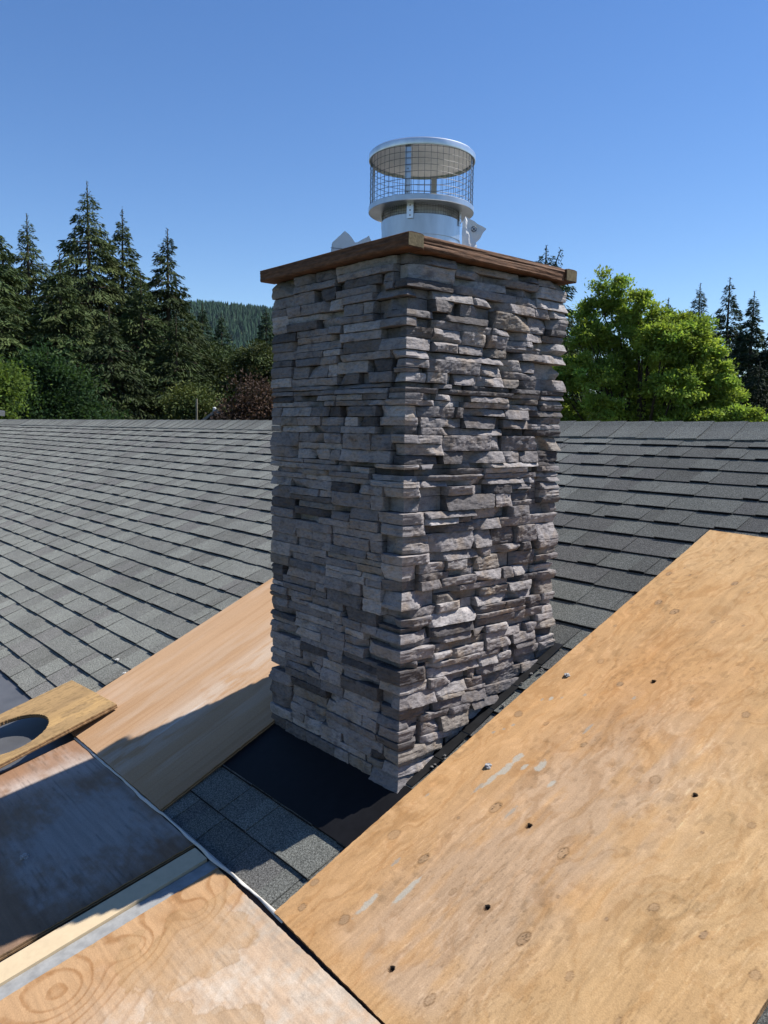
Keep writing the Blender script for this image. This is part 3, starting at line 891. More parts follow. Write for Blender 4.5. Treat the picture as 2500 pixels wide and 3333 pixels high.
def c_right(U, V):
    w1 = fbm(U * 2.2, V * 3.5, 1); w2 = fbm(U * 9, V * 14, 2); w3 = fbm(U * 30, V * 60, 3)
    gr = fbm(U * 5 + 3 * w1, V * 75 + 22 * w1 + 5 * w2, 4, 4)
    warm = np.array((.60, .355, .165)); amber = np.array((.57, .305, .12)); pale = np.array((.54, .395, .275)); yel = np.array((.62, .425, .215))
    c = mixc(warm, amber, sstep(.45, .7, w1) * .6)
    c = mixc(c, yel, sstep(.35, .85, V + .25 * (w2 - .5)) * .55 + .45 * sstep(1.3, 2.1, U + .3 * (w2 - .5)) * (1 - sstep(.35, .85, V) * .5))
    band = np.exp(-((V - (.40 + .12 * U)) / (.17 + .06 * U)) ** 2) * (1 - sstep(.75, 1.5, U)) * sstep(.02, .10, U)
    pm = np.clip(band * 1.5 * sstep(.30, .62, .55 * w2 + .45 * fbm(U * 5, V * 40, 9)) + .25 * band, 0, 1)
    c = mixc(c, pale, pm * .6)
    blot = sstep(.45, .75, fbm(U * 6, V * 11, 12)); c = c * (1 - .08 * blot[..., None])
    lines = sstep(.56, .70, fbm(U * 9, V * 55 + 16 * w1 + 7 * w2, 61, 3)); c = mixc(c, c * np.array((.80, .72, .62)), lines * .5)
    strk = fbm(U * 1.6, V * 130 + 9 * w1, 71, 4); c = c * (.88 + .24 * strk)[..., None]
    c = c * (.86 + .28 * gr)[..., None] * (.94 + .12 * w3)[..., None]
    spot = sstep(.74, .80, vn(U * 55, V * 75, 8)) * sstep(.5, .7, vn(U * 6, V * 8, 4)); c = mixc(c, c * .72, spot * .6)
    fl = sstep(.60, .78, fbm(U * 26 + 5 * w2, V * 34, 31, 3)); c = mixc(c, c * np.array((.86, .80, .72)), fl * .45)
    fl2 = sstep(.60, .78, fbm(U * 22, V * 40 + 6 * w2, 41, 3)); c = mixc(c, np.minimum(c * 1.12 + .02, .75), fl2 * .6)
    sp = sstep(.78, .84, vn(U * 75 + 9 * w1, V * 330, 81)) * sstep(.45, .65, fbm(U * 5, V * 7, 82)); c = mixc(c, c * .62, sp * .55)
    sc_ = sstep(.80, .86, vn(U * 16 + V * 30, V * 420 - U * 40, 83)) * sstep(.5, .65, fbm(U * 4 + 7, V * 6, 84)); c = mixc(c, np.minimum(c * 1.25 + .05, .8), sc_ * .5)
    for (su, sv, a, b) in SPLAT:
        sel = (np.abs(U - su) < a * 2.2) & (np.abs(V - sv) < b * 3)
        if sel.any():
            u, v = U[sel] - su, V[sel] - sv
            d = np.hypot(u / a, (v - .25 * u * 0) / b) + .9 * (fbm(U[sel] * 90, V[sel] * 130, 6) - .5)
            col_ = np.array((.50, .48, .41)) if b > .0062 else np.array((.40, .35, .28))
            c[sel] = mixc(c[sel], col_, (1 - sstep(.75, 1.05, d)) * .8)
    c = knotty(U, V, c, KNOTS)
    return c
def h_right(U, V):
    H = (fbm(U * 7, V * 60, 4, 3) - .5) * .0006
    for (ku, kv, r) in KNOTS:
        if r < 0:
            d = np.hypot((U - ku) / 1.1, V - kv) / abs(r); H = np.where(d < .97, -.007, H)
    return H
def on_roof(x, y, off): return Vector((x, y, roofz(y))) + N1 * off
def along(d2): # plan-plane direction (x, slope) -> world
    return Vector((d2.x, d2.y * ct, d2.y * st))
BT = .0145
rb = board('plywood_sheet', on_roof(RB_A.x, RB_A.y, .028), along(re1), along(re2), RB_L, RB_W, BT, .0035, c_right, h_right,
      warp=lambda U, V: .004 * np.sin(U * 2.0) + .003 * (V - .5) ** 2, label='large orange knotty plywood sheet with mortar lumps and open knot holes', cat='plywood')

def c_left(U, V):
    w1 = fbm(U * 1.5, V * 6, 21); gr = fbm(U * 2.4 + w1, V * 110, 22, 4); w2 = fbm(U * 8, V * 30, 23)
    c = mixc((.475, .305, .178), (.435, .27, .15), sstep(.35, .65, w1))
    c = mixc(c, (.50, .355, .24), sstep(.45, .75, fbm(U * 3, V * 12, 25)) * .7)
    streak = np.exp(-((V - (.62 + .03 * np.sin(U * 3))) / .10) ** 2) * sstep(.25, .5, w2) * (1 - sstep(.9, 1.5, U)); c = mixc(c, (.55, .45, .36), streak * .7)
    thin = np.exp(-((V - (.665 + .02 * U)) / .007) ** 2) * sstep(.18, .25, U) * (1 - sstep(.38, .5, U)); c = mixc(c, (.62, .56, .50), thin * .8)
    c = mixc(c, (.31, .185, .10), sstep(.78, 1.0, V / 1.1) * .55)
    gl = sstep(.58, .72, fbm(U * 1.6, V * 70 + 2 * w1, 27, 3)); c = mixc(c, c * np.array((.82, .74, .64)), gl * .35)
    return c * 1.24 * (.91 + .18 * gr)[..., None]
lb_e2 = Vector((1, 0.02, 0)).normalized()
LBx0, LBx1 = -1.815, -.712
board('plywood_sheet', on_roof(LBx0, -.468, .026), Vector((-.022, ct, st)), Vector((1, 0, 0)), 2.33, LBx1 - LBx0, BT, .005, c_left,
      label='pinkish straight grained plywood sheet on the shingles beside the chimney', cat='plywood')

def on_low(x, y, off): return Vector((x, y, lowz(y) + off))
D2 = Vector((0, -math.cos(TILT2), -math.sin(TILT2)))     # down the low roof
def c_grey(U, V):   # U down slope, V across (x)
    w1 = fbm(U * 3, V * 3, 31); w2 = fbm(U * 11, V * 8, 32, 5); gr = fbm(U * 150, V * 6, 33, 3)
    c = mixc((.33, .215, .14), (.27, .17, .11), sstep(.35, .65, w1))
    core = np.exp(-((V - .68) / .30) ** 2) * np.exp(-((U - .20) / .26) ** 2)
    w3 = fbm(U * 60, V * 26, 37, 4); m = sstep(.34, .66, .22 * w1 + .36 * w2 + .42 * core + .22 * (w3 - .3))
    c = mixc(c, (.43, .40, .37), m * .8)
    st_ = np.exp(-((V - (.27 - .25 * U)) / .10) ** 2) * sstep(.25, .6, w2); c = mixc(c, (.60, .52, .46), st_ * .75)
    red = np.exp(-((V - .06) / .12) ** 2); c = mixc(c, (.40, .215, .12), red * .5)
    rim = sstep(.90, 1.02, V / 1.09) * sstep(.25, .6, w2); c = mixc(c, (.22, .15, .10), rim * .7)
    c = c * (.84 + .32 * gr)[..., None]
    crk = sstep(.66, .80, fbm(U * 230, V * 10, 35, 2)) * sstep(.4, .6, w2); return mixc(c, c * .55, crk * .6)
board('plywood_sheet', on_low(-1.545, -.484, .020), D2, Vector((1, 0, 0)), 1.9, 1.095, BT, .005, c_grey,
      label='weathered plywood sheet with grey white bloom beside the cream trim board', cat='plywood')

def c_rings(U, V):   # U down slope from y=-.487, V across from x=-.28
    kn = [(.51, .115, .105, 1.5), (.315, .110, .055, .9), (.125, .120, .055, .9), (.66, .74, .17, 1.6), (1.0, .3, .12, 1.)]
    w = fbm(U * 4, V * 4, 41); w2 = fbm(U * 16, V * 16, 42); w3 = fbm(U * 45, V * 45, 44); gr = fbm(U * 120, V * 12, 43, 3)
    F_ = (V - .1 - .42 * (U - .40)) * 13 + 1.2 * (w - .5) + .35 * (w2 - .5) + .12 * (w3 - .5)
    for (a, b, s, k) in kn:
        r2 = ((U - a) ** 2 + (V - b) ** 2) / s ** 2
        F_ = F_ - k * 2.0 * np.exp(-r2 * 1.2) - k * 1.1 * np.exp(-r2 * .25)
    fr = F_ - np.floor(F_)
    ring = sstep(.45, .72, fr) * (1 - sstep(.78, .86, fr))
    c = mixc((.53, .33, .175), (.47, .275, .135), sstep(.4, .65, w))
    pale = sstep(.10, .34, V + .40 * (w - .5) + .18 * (w2 - .5)) * (1 - .55 * sstep(.40, .56, U) * (1 - sstep(.30, .55, V)))
    c = mixc(c, (.56, .42, .30), pale * .85)
    wht = sstep(.42, .70, .6 * fbm(U * 4 + 1, V * 4, 46) + .4 * w3) * pale; c = mixc(c, (.66, .57, .47), wht * .7)
    c = mixc(c, c * np.array((.72, .62, .52)), ring * (.85 - .66 * pale) * (.5 + w3))
    gry = sstep(.50, .72, .6 * fbm(U * 6, V * 5, 47) + .4 * w3) * pale; c = mixc(c, (.36, .30, .235), gry * .5)
    st_ = fbm(U * 4.3 + .5 * w2, V * 4.3, 48, 3) + .02 * w3; edge = np.exp(-((st_ - .63) / .006) ** 2); stain = sstep(.63, .634, st_)
    c = mixc(c, (.44, .28, .14), stain * .45); c = mixc(c, (.32, .19, .085), edge * .45)
    c = c * (.86 + .28 * gr)[..., None]
    crk = sstep(.60, .80, fbm(U * 310, V * 31 + 3 * w2, 49, 3)) * sstep(.50, .66, w2) * pale; return mixc(c, c * .55, crk * .5)
def h_rings(U, V): return (fbm(U * 60, V * 10, 43, 3) - .5) * .0014
board('plywood_sheet', on_low(-.280, -.491, .020), D2, Vector((1, -.028, 0)), 1.6, 1.19, BT, .0035, c_rings, h_rings,
      label='pale plywood sheet with ringed grain and water stains beside the grey metal strip', cat='plywood')

# board with the round hole, tilted over its neighbours
HB0 = Vector((-1.545, -.300, -.075)); 
hbd = Vector((.035, -.50, -.133)).normalized(); hbx = Vector((-1, 0, 0.0)); hbx = (hbx - hbd * hbx.dot(hbd)).normalized()
HCu, HCv, HR = .400, .225, .168
def c_hole(U, V):
    w = fbm(U * 4, V * 8, 51); gr = fbm(U * 5, V * 90, 52, 3)
    c = mixc((.36, .235, .115), (.42, .275, .13), sstep(.4, .6, w))
    c = mixc(c, (.56, .36, .155), sstep(.5, .62, fbm(U * 8, V * 16, 53)) * np.exp(-((V - .13) / .10) ** 2) * .9)
    rough = sstep(.66, .72, vn(U * 70, V * 110, 54)); c = mixc(c, c * .6, rough * .5)
    return c * (.82 + .36 * gr)[..., None]
hb = board('plywood_offcut', HB0, hbd, hbx, 1.22, .48, .018, .004, c_hole, None, mask=lambda u, v: np.hypot(u - HCu, v - HCv) > HR,
      label='plywood offcut with a round hole cut through it', cat='plywood')

# trim board, metal strip, drip edge
def strip(name, x0, x1, y0, y1, off, t, c, mat, label, cat, taper=0):
    mb = MB(); n = 50; V = []
    for i in range(n + 1):
        y = y0 + (y1 - y0) * i / n; k = .0012 * mnoise.noise(Vector((y * 9, x0 * 30, 0)))
        for (x, z) in ((x0, off), (x0, off - t), (x1, off - t), (x1, off)):
            V.append((x + k + taper * i / n, y, lowz(y) + z + .0015 * mnoise.noise(Vector((x * 8, y * 4, 2)))))
    F = []
    for i in range(n):
        for j in range(4): F.append((i * 4 + j, i * 4 + (j + 1) % 4, (i + 1) * 4 + (j + 1) % 4, (i + 1) * 4 + j))
    F += [(0, 1, 2, 3), tuple(range(n * 4, n * 4 + 4))]
    mb.add(V, F, c); return tag(mb.build(name, mat), label, cat)
strip('trim_board', -.428, -.347, -.490, -2.6, .020, .018, (.66, .52, .33), MT['paint'], 'narrow cream painted trim board on the low roof', 'trim board', .02)
strip('metal_strip', -.342, -.286, -.482, -2.6, .0115, .0012, (.33, .33, .32), MT['zinc_paint'], 'grey galvanised metal strip beside the cream trim board', 'metal strip', .004)
# curled white drip edge along the eave
mb = MB(); n = 220; V = []
for i in range(n + 1):
    x = -1.56 + 1.64 * i / n
    k = mnoise.noise(Vector((x * 4.2, 0, 0))); k2 = mnoise.noise(Vector((x * 11, 3, 0))); k3 = mnoise.noise(Vector((x * 30, 6, 0)))
    wv = max(.0015, .0095 + .0085 * k + .003 * k2)
    yb_ = EAVE - .018 - .002 * k2
    for (a, h) in ((.008, .010), (.004, .018 + .002 * k2), (-wv * .5, .0235 + .004 * k + .0015 * k3), (-wv * 1.3, .020 + .003 * k2)):
        V.append((x, yb_ + a, lowz(yb_) + h))
F = []
for i in range(n):
    for j in range(3): F.append((i * 4 + j, i * 4 + j + 1, (i + 1) * 4 + j + 1, (i + 1) * 4 + j))
mb.add(V, F, (.66, .63, .58)); de = mb.build('drip_edge', MT['paint'], smooth=True)
tag(de, 'bent white metal drip edge along the shingle eave', 'drip edge')
sm = de.modifiers.new('thick', 'SOLIDIFY'); sm.thickness = .0010

# mortar crumbs and pebbles
def crumb(name, p, r, c, label, cat, seed, group=None):
    bm = bmesh.new(); bmesh.ops.create_icosphere(bm, subdivisions=3, radius=1)
    for v in bm.verts:
        n_ = mnoise.noise(v.co * 2.2 + Vector((seed, 0, 0))); n2 = mnoise.noise(v.co * 5 + Vector((0, seed, 0)))
        v.co *= r * (1 + .55 * n_ + .3 * n2); v.co.z *= .6
    me = bpy.data.meshes.new(name); bm.to_mesh(me); bm.free()
    at = me.color_attributes.new('Col', 'FLOAT_COLOR', 'POINT'); k = np.ones((len(me.vertices), 4), dtype=np.float32); k[:, :3] = c; at.data.foreach_set('color', k.ravel())
    o = link(name, me, MT['mortar']); o.location = p; return tag(o, label, cat, group)
def rb_pt(u, v, h): 
    q = re1 * u + re2 * v
    return on_roof(RB_A.x, RB_A.y, .028) + along(re1) * u + along(re2) * v + N1 * h
crumb('mortar_lump', rb_pt(.743, .143, .006), .011, (.36, .36, .37), 'grey mortar lump on the orange plywood near pale splashes', 'mortar lump', 2)
crumb('mortar_lump', rb_pt(1.226, .081, .006), .010, (.38, .38, .38), 'grey mortar lump on the orange plywood near the chimney corner', 'mortar lump', 9)
crumb('pebble', on_low(-.861, -.889, .024), .013, (.45, .43, .41), 'pale stone chip on the weathered plywood sheet', 'pebble', 5)
for i, (x, y) in enumerate([(-2.05, -.09), (-1.86, -.13)]):
    crumb('pebble', on_roof(x, y, .010), .009, (.62, .62, .60), 'small white chip lying on grey shingles by the plywood', 'pebble', 20 + i, 'white chips on the shingles')
rng = random.Random(4)
for i in range(9):
    y = rng.uniform(.02, .70); x = rng.uniform(.03, .06)
    crumb('pebble', on_roof(x, y, .016), rng.uniform(.003, .007), (.20, .195, .19), 'mortar crumb lying along the chimney flashing', 'pebble', 40 + i, 'mortar crumbs along the flashing')

# ------------------------------------------------------------------ trees
def leaf_quads(P, D, S, ln, wd):
    """diamond leaves: P centre-base (n,3), D direction, S side vector"""
    ln = ln[:, None]; wd = wd[:, None]
    v = np.stack([P, P + D * ln * .5 + S * wd * .5, P + D * ln, P + D * ln * .5 - S * wd * .5], 1)
    n = len(P); f = np.arange(4 * n).reshape(n, 4)
    return v.reshape(-1, 3), f
def norm(a): return a / np.maximum(np.linalg.norm(a, axis=-1, keepdims=True), 1e-9)
def conifer(name, label, base, H, Rb, seed, col=(.040, .062, .026), dens=1.0, droop=.35, lean=0, group=None, twin=False, mat='needle', t0=.10, ragged=.35, lsz=1.0, vis=0.0):
    rs = np.random.RandomState(seed)
    root = empty(name, base); tag(root, label, 'tree', group)
    tops = [(0, 0, H)] + ([(.5, .4, H * .985)] if twin else [])
    tb = MB()
    tb.tube([(0, 0, -.3), (.05, 0, H * .3), (lean * .5, 0, H * .65), (lean, 0, H)], [H * .018, H * .014, H * .008, .02], 8, (.10, .075, .055))
    nb = int(23 * H * dens)
    t = (t0 + (1 - t0) * rs.rand(nb) ** 1.1) * .965
    az = rs.rand(nb) * 2 * np.pi
    env = np.minimum((1 - t) ** 1.05 * 1.35, 1.0)
    lump = .55 + .9 * fbm(az * .9 + seed, t * 9, seed % 50, 3)
    bl = Rb * env * lump * (1 - ragged * rs.rand(nb))
    bl = np.maximum(bl, .12); tip = .45 + .55 * np.minimum(1, (1 - t) * 5)
    slope = np.where(t > .93, .35, .10 - .28 * (1 - t)) + rs.normal(0, .10, nb)
    out = np.stack([np.cos(az), np.sin(az), np.zeros(nb)], -1); side = np.stack([-np.sin(az), np.cos(az), np.zeros(nb)], -1)
    Pl, Dl, Sl, Ll, Wl, Cl = [], [], [], [], [], []
    for i in range(nb):
        L = bl[i]; z = H * t[i]
        if z < vis: continue
        b0 = np.array([lean * t[i], 0, z])
        m = int((9 + L * 38) * (.8 + .5 * rs.rand()))
        s = np.sqrt(rs.rand(m)) * .96 + .03
        off = rs.normal(0, 1, m) * (.10 + .13 * L) * (1 - .55 * s)
        p = b0 + out[i] * (L * s)[:, None] + side[i] * off[:, None]
        p[:, 2] += L * (slope[i] * s - droop * .55 * s * s) - np.abs(off) * .35 + rs.normal(0, .05, m)
        d = out[i] * (.55 + .5 * rs.rand(m))[:, None] + side[i] * (np.sign(off) * (.4 + .5 * rs.rand(m)))[:, None] + np.array([0, 0, 1.]) * (slope[i] - droop - .55 * rs.rand(m))[:, None]
        d = norm(d); sv = norm(np.cross(d, rs.normal(0, 1, (m, 3)) * .8 + np.array([0, 0, 1.])))
        Pl.append(p); Dl.append(d); Sl.append(sv)
        Ll.append((.17 + .22 * rs.rand(m)) * lsz * tip[i]); Wl.append((.045 + .055 * rs.rand(m)) * lsz * tip[i])
        tone = (.65 + .6 * rs.rand()) * (.8 + .4 * rs.rand(m)); Cl.append(np.array(col)[None] * tone[:, None] * (1 + np.array([.25, .08, -.1]) * (rs.rand() - .4)))
        if L > 1.0 and i % 3 == 0:
            e = b0 + out[i] * L * .8; tb.tube([b0, b0 + out[i] * L * .45 + np.array([0, 0, L * (slope[i] * .45 - droop * .1)]), e + np.array([0, 0, L * (slope[i] * .8 - droop * .35)])], [.05, .03, .01], 4, (.09, .07, .055), cap=False)
    # leader tips
    for (x, y, zt) in tops:
        m = 110; s = rs.rand(m)
        p = np.stack([np.full(m, lean + x * 1.0), np.full(m, y * 1.0), zt - s * 2.2], -1) + rs.normal(0, .04, (m, 3)) + rs.normal(0, 1, (m, 3)) * np.array([.13, .13, 0]) * s[:, None]
        a = rs.rand(m) * 6.28; d = norm(np.stack([np.cos(a), np.sin(a), .5 + rs.rand(m)], -1)); sv = norm(np.cross(d, rs.normal(0, 1, (m, 3))))
        Pl.append(p); Dl.append(d); Sl.append(sv); Ll.append((.08 + .22 * s) * lsz); Wl.append((.04 + .05 * s) * lsz); Cl.append(np.array(col)[None] * (.8 + .4 * rs.rand(m))[:, None])
    if twin: tb.tube([(lean, 0, H * .84), (lean + .5, .4, H * .985)], [.05, .02], 5, (.10, .075, .055))
    v, f = leaf_quads(np.concatenate(Pl), np.concatenate(Dl), np.concatenate(Sl), np.concatenate(Ll), np.concatenate(Wl))
    link('crown', np_mesh('crown', v, f, np.repeat(np.concatenate(Cl), 4, 0)), MT[mat], root)
    tb.build('trunk', MT['bark'], root, fix=False)
    return root
def broadleaf(name, label, base, H, lobes, seed, col, n=26000, lsz=.16, mat='leaf', group=None, trunk=(.10, .08, .06), stems=4, cat='tree', horiz=.3, clump=.42, cl_n=None):
    """lobes: list of (x, y, z, rx, rz) ellipsoids relative to base holding clumps of leaves"""
    rs = np.random.RandomState(seed); root = empty(name, base); tag(root, label, cat, group)
    vol = np.array([l[3] ** 2 * l[4] for l in lobes]) ** .75; vol /= vol.sum()
    nc = cl_n or int(n / 110)
    li = rs.choice(len(lobes), nc, p=vol)
    lo = np.array(lobes)[li]
    d = norm(rs.normal(0, 1, (nc, 3))); r = rs.rand(nc) ** .38
    cc = lo[:, :3] + d * r[:, None] * lo[:, [3, 3, 4]]
    cs = clump * (.6 + .8 * rs.rand(nc))
    per = n // nc
    ci = np.repeat(np.arange(nc), per); m = len(ci)
    q = rs.normal(0, 1, (m, 3)); q[:, 2] *= .55
    P = cc[ci] + q * cs[ci][:, None] * .62
    outd = norm(cc - lo[:, :3] + np.array([0, 0, .2]))[ci]
    D = norm(outd * .9 + rs.normal(0, .8, (m, 3)) + np.array([0, 0, -.25]))
    nrm = norm(rs.normal(0, 1, (m, 3)) * (1 - horiz) + np.array([0, 0, 1.]) * horiz * 2 + outd * .5)
    S = norm(np.cross(D, nrm))
    tone = (.7 + .6 * rs.rand(nc))[ci] * (.8 + .4 * rs.rand(m)); hue = (rs.rand(nc) - .5)[ci]
    C = np.array(col)[None] * tone[:, None] * (1 + hue[:, None] * np.array([.35, .1, -.1]))
    v, f = leaf_quads(P, D, S, lsz * (.7 + .6 * rs.rand(m)), lsz * .5 * (.7 + .6 * rs.rand(m)))
    link('crown', np_mesh('crown', v, f, np.repeat(C, 4, 0)), MT[mat], root)
    tb = MB(); tb.tube([(0, 0, -.2), (.05, .02, H * .18), (0, 0, H * .38)], [H * .022, H * .018, H * .012], 8, trunk)
    for k in range(min(nc, 14 * stems)):
        c = cc[k * (nc // (14 * stems) or 1) % nc]; s = H * (.15 + .22 * rs.rand())
        mid = Vector((c[0] * .45, c[1] * .45, s + (c[2] - s) * .55 + .1)); tb.tube([(0, 0, s), mid, c], [H * .009, H * .005, .008], 5, trunk, cap=False)
    tb.build('trunk', MT['bark'], root, fix=False)
    return root
def tz(tan, d): return CAM.z + tan * d - GROUND
G1 = 'dark conifers of the grove'
DK = (.070, .104, .038); OL = (.088, .118, .044); BG = (.050, .084, .046)
def cf(label, az, d, tan, Rb, seed, **k): return conifer('conifer_tree', label, azp(az, d, GROUND), tz(tan, d), Rb, seed, vis=3.0, **k)
cf('broad dark conifer at the edge of the grove above the bright bush', -76.0, 44, .245, 6.6, 1, col=DK, dens=1.3)
cf('open topped conifer between the tallest tree and the broad dark conifer', -73.5, 54, .236, 6.2, 2, col=OL, dens=1.1)
cf('tallest conifer of the grove with a long bare leader', -69.8, 47, .278, 7.8, 3, col=OL, dens=1.3, ragged=.5, droop=.45)
cf('slim leaning conifer tucked against the tallest conifer', -67.75, 49, .251, 5.4, 4, col=OL, dens=1.2, ragged=.5, lean=.3)
cf('isolated pointed conifer with open tiers near the wooded hill', -64.7, 46, .2345, 6.0, 5, col=(.052, .074, .028), dens=1.2, ragged=.55)
cf('short dense conifer between the slim leaning tree and the pointed one', -66.5, 44, .180, 5.0, 6, col=DK, dens=1.4)
cf('short dense conifer in front of the tallest tree', -71.6, 43, .195, 5.4, 7, col=DK, dens=1.4)
cf('low bushy conifer below the pointed tree', -64.2, 40, .135, 4.6, 8, col=(.050, .074, .027), dens=1.5)
cf('low bushy conifer below the slim leaning tree', -68.6, 39, .140, 5.0, 9, col=(.046, .068, .027), dens=1.5)
cf('dark conifer filling the gap behind the bushy grove', -70.6, 58, .205, 6.4, 10, col=DK, dens=1.1)
cf('dark conifer between the open topped tree and the broad one', -75.0, 50, .20, 6.0, 21, col=DK, dens=1.2)
cf('dense conifer behind the slim leaning tree', -66.9, 56, .195, 6.0, 22, col=DK, dens=1.1)
cf('low spreading conifer at the foot of the hill beside the grove', -63.3, 58, .145, 5.2, 23, col=OL, dens=1.1)
cf('taller of two small far firs in front of the hill', -62.4, 84, .150, 4.6, 11, col=BG, dens=.9, droop=.2, ragged=.2, lsz=1.3)
cf('shorter of two small far firs in front of the hill', -61.1, 90, .139, 4.2, 12, col=BG, dens=.9, droop=.2, ragged=.2, lsz=1.3)
cf('far fir beside the chimney against the wooded hill', -58.0, 78, .149, 4.4, 13, col=BG, dens=1.0, droop=.2, ragged=.2, lsz=1.3)
cf('far fir half hidden behind the chimney', -56.2, 74, .15, 4.4, 14, col=BG, dens=1.0, droop=.2, ragged=.2, lsz=1.3)
cf('twin topped dark conifer rising behind the chimney and bright tree', -38.3, 37, .226, 7.0, 15, col=BG, dens=1.5, twin=True, ragged=.4)
cf('low dark conifer between the chimney and the bright tree', -36.6, 33, .125, 2.8, 16, col=DK, dens=1.6, droop=.5)
cf('shorter tiered fir standing next to the tallest tiered fir', -28.1, 56, .175, 4.3, 17, col=BG, dens=1.0, droop=.25)
cf('tallest tiered fir behind the bright green tree', -26.3, 56, .180, 4.6, 18, col=BG, dens=1.0, droop=.25)
cf('narrow dense fir next to the tallest tiered fir', -24.8, 50, .163, 3.0, 19, col=BG, dens=1.6, droop=.2)
cf('tip of a distant fir just above the bright tree', -30.05, 74, .160, 3.6, 20, col=BG, dens=1.0)
for i, (az, d, tan, rb_) in enumerate([(-23.4, 47, .136, 4.2), (-26.9, 44, .105, 4.2), (-24.2, 40, .085, 3.8), (-29.2, 50, .12, 4.5), (-33, 55, .11, 5), (-21.6, 48, .15, 4.4)]):
    cf('dark fir in the shaded row behind the bright tree', az, d, tan, rb_, 30 + i, col=(.028, .044, .026), dens=1.5, group='shaded firs behind the bright tree')

def bl(name, label, az, d, top, w, seed, col, bottom=.0, n=22000, lsz=.2, mat='dark_leaf', cat='tree', clump=.5, extra=(), group=None, horiz=.3):
    H = tz(top, d); zb = max(.6, tz(bottom, d)); cz = (H + zb) / 2; rz = (H - zb) / 2
    rs_ = random.Random(seed); lobes = []
    for k in range(9):
        a = rs_.uniform(0, 6.28); f_ = rs_.uniform(.15, .62)
        lobes.append((math.cos(a) * w * f_, math.sin(a) * w * f_, cz + rz * rs_.uniform(-.5, .48), w * rs_.uniform(.36, .5), rz * rs_.uniform(.34, .5)))
    lobes.append((0, 0, H - rz * .35, w * .4, rz * .33))
    return broadleaf(name, label, azp(az, d, GROUND), H, lobes + list(extra), seed, col, n, lsz, mat, group, clump=clump, cat=cat, horiz=horiz)
bl('maple_tree', 'rounded olive green tree above the brown leaved tree', -58.6, 45, .107, 3.4, 61, (.070, .090, .033), -.03, 42000, .19)
bl('maple_tree', 'mid green tree between the hill firs and the grove', -62.2, 50, .107, 3.2, 62, (.052, .078, .03), -.03, 38000, .19)
bl('alder_tree', 'yellowish green tree in front of the grove beside the gable', -63.4, 37, .052, 2.2, 63, (.085, .110, .035), -.05, 28000, .15)
bl('purple_leaf_tree', 'small tree with dull brown purple leaves beside the pole', -58.9, 31, .060, 1.75, 64, (.085, .056, .044), -.05, 22000, .13)
bl('laurel_shrub', 'fresh green upright shrub below the broad dark conifer', -73.1, 30, .088, 1.7, 65, (.042, .085, .034), -.05, 26000, .14, 'leaf')
bl('laurel_shrub', 'fresh green low shrub beside the upright shrub', -70.9, 30, .058, 1.5, 66, (.038, .075, .03), -.05, 22000, .14, 'leaf')
bl('lime_bush', 'bright yellow green bush at the edge of the grove', -76.2, 27, .070, 1.0, 67, (.12, .19, .045), -.03, 14000, .12, 'leaf')
bl('maple_tree', 'dull green filler tree behind the brown leaved tree', -56.5, 48, .085, 3.2, 68, (.06, .08, .032), -.03, 16000, .26)

# bright green locust tree
LD = 24.0; LAZ = -31.4
def lrel(px, py, dd=0):      # lobe centre given as offset across (m) and height above the eye
    a = R(LAZ); ex = Vector((math.cos(a), -math.sin(a), 0)); ey = Vector((math.sin(a), math.cos(a), 0))
    v = ex * px + ey * dd; return (v.x, v.y, py + CAM.z - GROUND)
LOB = []
for (x, h, r, rz, dd) in [(-.95, 3.9, .42, .55, 0), (-1.5, 3.55, .40, .42, .2), (-.35, 3.55, .60, .5, -.2), (.35, 3.2, .55, .42, .1), (1.0, 2.95, .55, .4, -.2), (1.5, 2.95, .28, .3, .2),
                          (-1.5, 2.8, .55, .45, -.3), (-.5, 2.7, .8, .6, .3), (.5, 2.5, .8, .6, -.5), (1.4, 2.2, .65, .55, 0), (1.9, 1.75, .5, .5, .1), (2.2, 1.2, .42, .4, -.1),
                          (-2.1, 1.75, .6, .5, .1), (-2.5, 1.2, .5, .5, -.2), (-1.3, 1.7, .7, .55, -.7), (-.3, 1.6, .9, .6, .6), (.8, 1.4, .8, .6, -.6), (1.6, 1.0, .6, .45, .4), (2.1, .55, .5, .3, -.5),
                          (-2.3, .5, .7, .45, .3), (-1.1, .75, .6, .5, -.9), (0, .5, 1.0, .6, .5), (1.0, .3, .8, .4, -.5), (2.6, .55, .38, .26, -.8), (3.05, .28, .34, .2, -.8), (-1.2, 4.25, .22, .3, 0), (-.7, 4.2, .2, .25, 0)]:
    p = lrel(x, h, dd); LOB.append((*p, r, rz))
broadleaf('locust_tree', 'bright yellow green locust tree with feathery layered leaves', azp(LAZ, LD, GROUND), 9.2, LOB, 77, (.31, .43, .085), 130000, .105, 'leaf', trunk=(.05, .04, .03), stems=3, horiz=.45, clump=.175, cl_n=760)

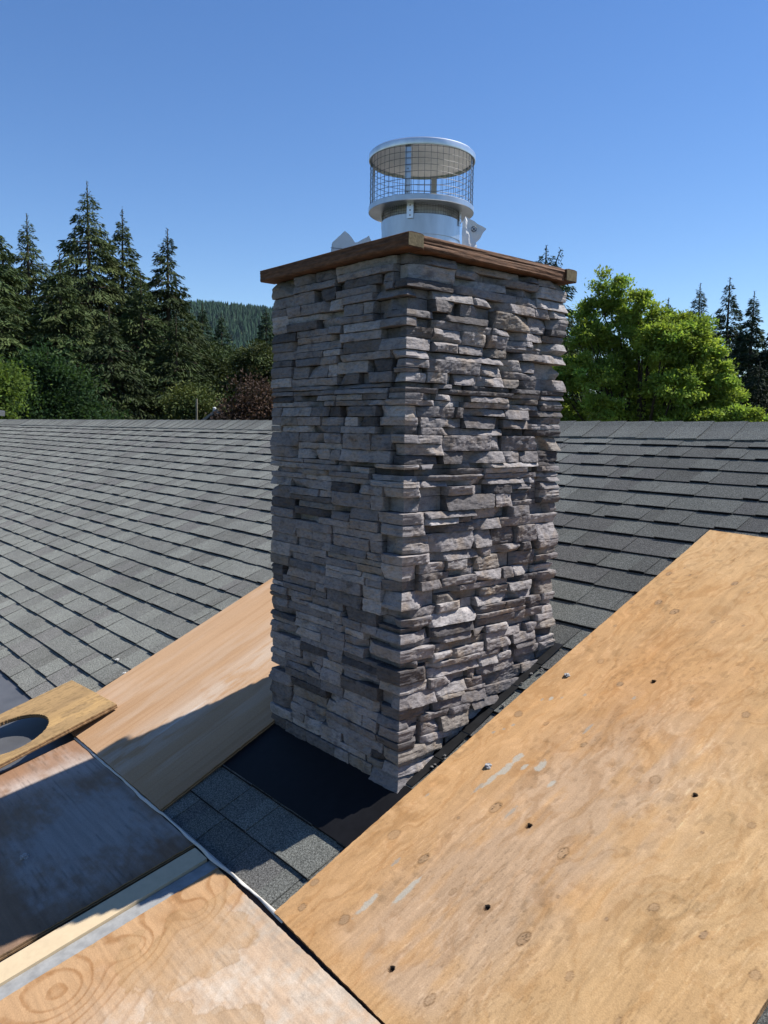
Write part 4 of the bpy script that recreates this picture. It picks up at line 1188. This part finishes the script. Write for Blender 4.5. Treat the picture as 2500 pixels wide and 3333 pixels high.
# ------------------------------------------------------------------ neighbouring buildings, pole
def gable_house(label, az, d, w, l, eave_tan, ridge_tan, rot, roofc, wallc):
    z0 = GROUND; ze = tz(eave_tan, d); zr = tz(ridge_tan, d)
    root = empty('neighbour_house', azp(az, d, GROUND)); root.rotation_euler = (0, 0, R(rot)); tag(root, label, 'house')
    mb = MB(); mb.add([(-w, -l, 0), (w, -l, 0), (w, l, 0), (-w, l, 0), (-w, -l, ze), (w, -l, ze), (w, l, ze), (-w, l, ze), (0, -l, zr), (0, l, zr)],
                      [(0, 1, 5, 8, 4), (2, 3, 7, 9, 6), (1, 2, 6, 5), (3, 0, 4, 7)], wallc); mb.build('wall', MT['wall'], root)
    for s in (-1, 1):
        k = (zr - ze) / w; o_ = .35
        mb = MB(); slab(mb, [(0, -l - .3, zr + .05), (s * (w + o_), -l - .3, ze - k * o_ + .05), (s * (w + o_), l + .3, ze - k * o_ + .05), (0, l + .3, zr + .05)], .06, roofc); r_ = mb.build('roof', MT['shingle'], root)
        mb = MB(); slab(mb, [(0, -l - .34, zr + .02), (s * (w + o_), -l - .34, ze - k * o_ + .02), (s * (w + o_), -l - .305, ze - k * o_ + .02), (0, -l - .305, zr + .02)], .10, (.30, .29, .27)); mb.build('fascia', MT['paint'], r_)
    return root
gable_house('dark gabled outbuilding seen over the ridge beside the pole', -61.35, 36, 3.4, 3.0, -.055, .0175, 61, (.03, .03, .032), (.05, .045, .04))
gable_house('neighbour house whose pale roof corner shows by the bright bush', -82.9, 24, 2.6, 3.2, .012, .026, 80, (.42, .43, .44), (.45, .44, .42))
vent = empty('vent_pipe', azp(-61.62, 35, GROUND)); tag(vent, 'white metal vent pipe standing above the dark gable', 'vent pipe')
mb = MB(); h = tz(.0205, 35); mb.lathe([(.055, 0), (.055, h - .12), (.072, h - .12), (.072, h + .10), (.03, h + .13), (.001, h + .13)], (0, 0, 0), 16, (.72, .74, .76)); mb.build('pipe', MT['paint'], vent, smooth=True)
pole = empty('wooden_pole', azp(-61.18, 33, GROUND)); tag(pole, 'short brown wooden pole beside the brown leaved tree', 'pole')
mb = MB(); mb.tube([(0, 0, -.3), (0, 0, tz(.028, 33))], [.07, .055], 8, (.22, .13, .08)); mb.build('post', MT['bark'], pole)
mb = MB(); mb.tube([(-.25, 0, tz(.026, 33)), (.25, 0, tz(.026, 33))], .03, 6, (.2, .12, .08)); mb.build('crossbar', MT['bark'], pole)
pole = empty('wooden_pole', azp(-62.85, 34, GROUND)); tag(pole, 'slender pale pole among the yellowish green leaves', 'pole')
mb = MB(); mb.tube([(0, 0, -.3), (0, 0, tz(.034, 34))], [.05, .04], 8, (.30, .27, .2)); mb.build('post', MT['bark'], pole)

# ------------------------------------------------------------------ air
def haze():
    mb = MB(); mb.box(-2600, 900, -900, 2600, GROUND - 3.0, 262, (1, 1, 1))
    m = bpy.data.materials.new('air'); m.use_nodes = True; nt = m.node_tree
    nt.nodes.remove(nt.nodes['Principled BSDF'])
    v = nt.nodes.new('ShaderNodeVolumePrincipled'); v.inputs['Color'].default_value = (.60, .80, 1, 1); v.inputs['Density'].default_value = .00003
    nt.links.new(v.outputs[0], nt.nodes['Material Output'].inputs['Volume'])
    o = mb.build('haze', m); tag(o, kind='stuff')
haze()
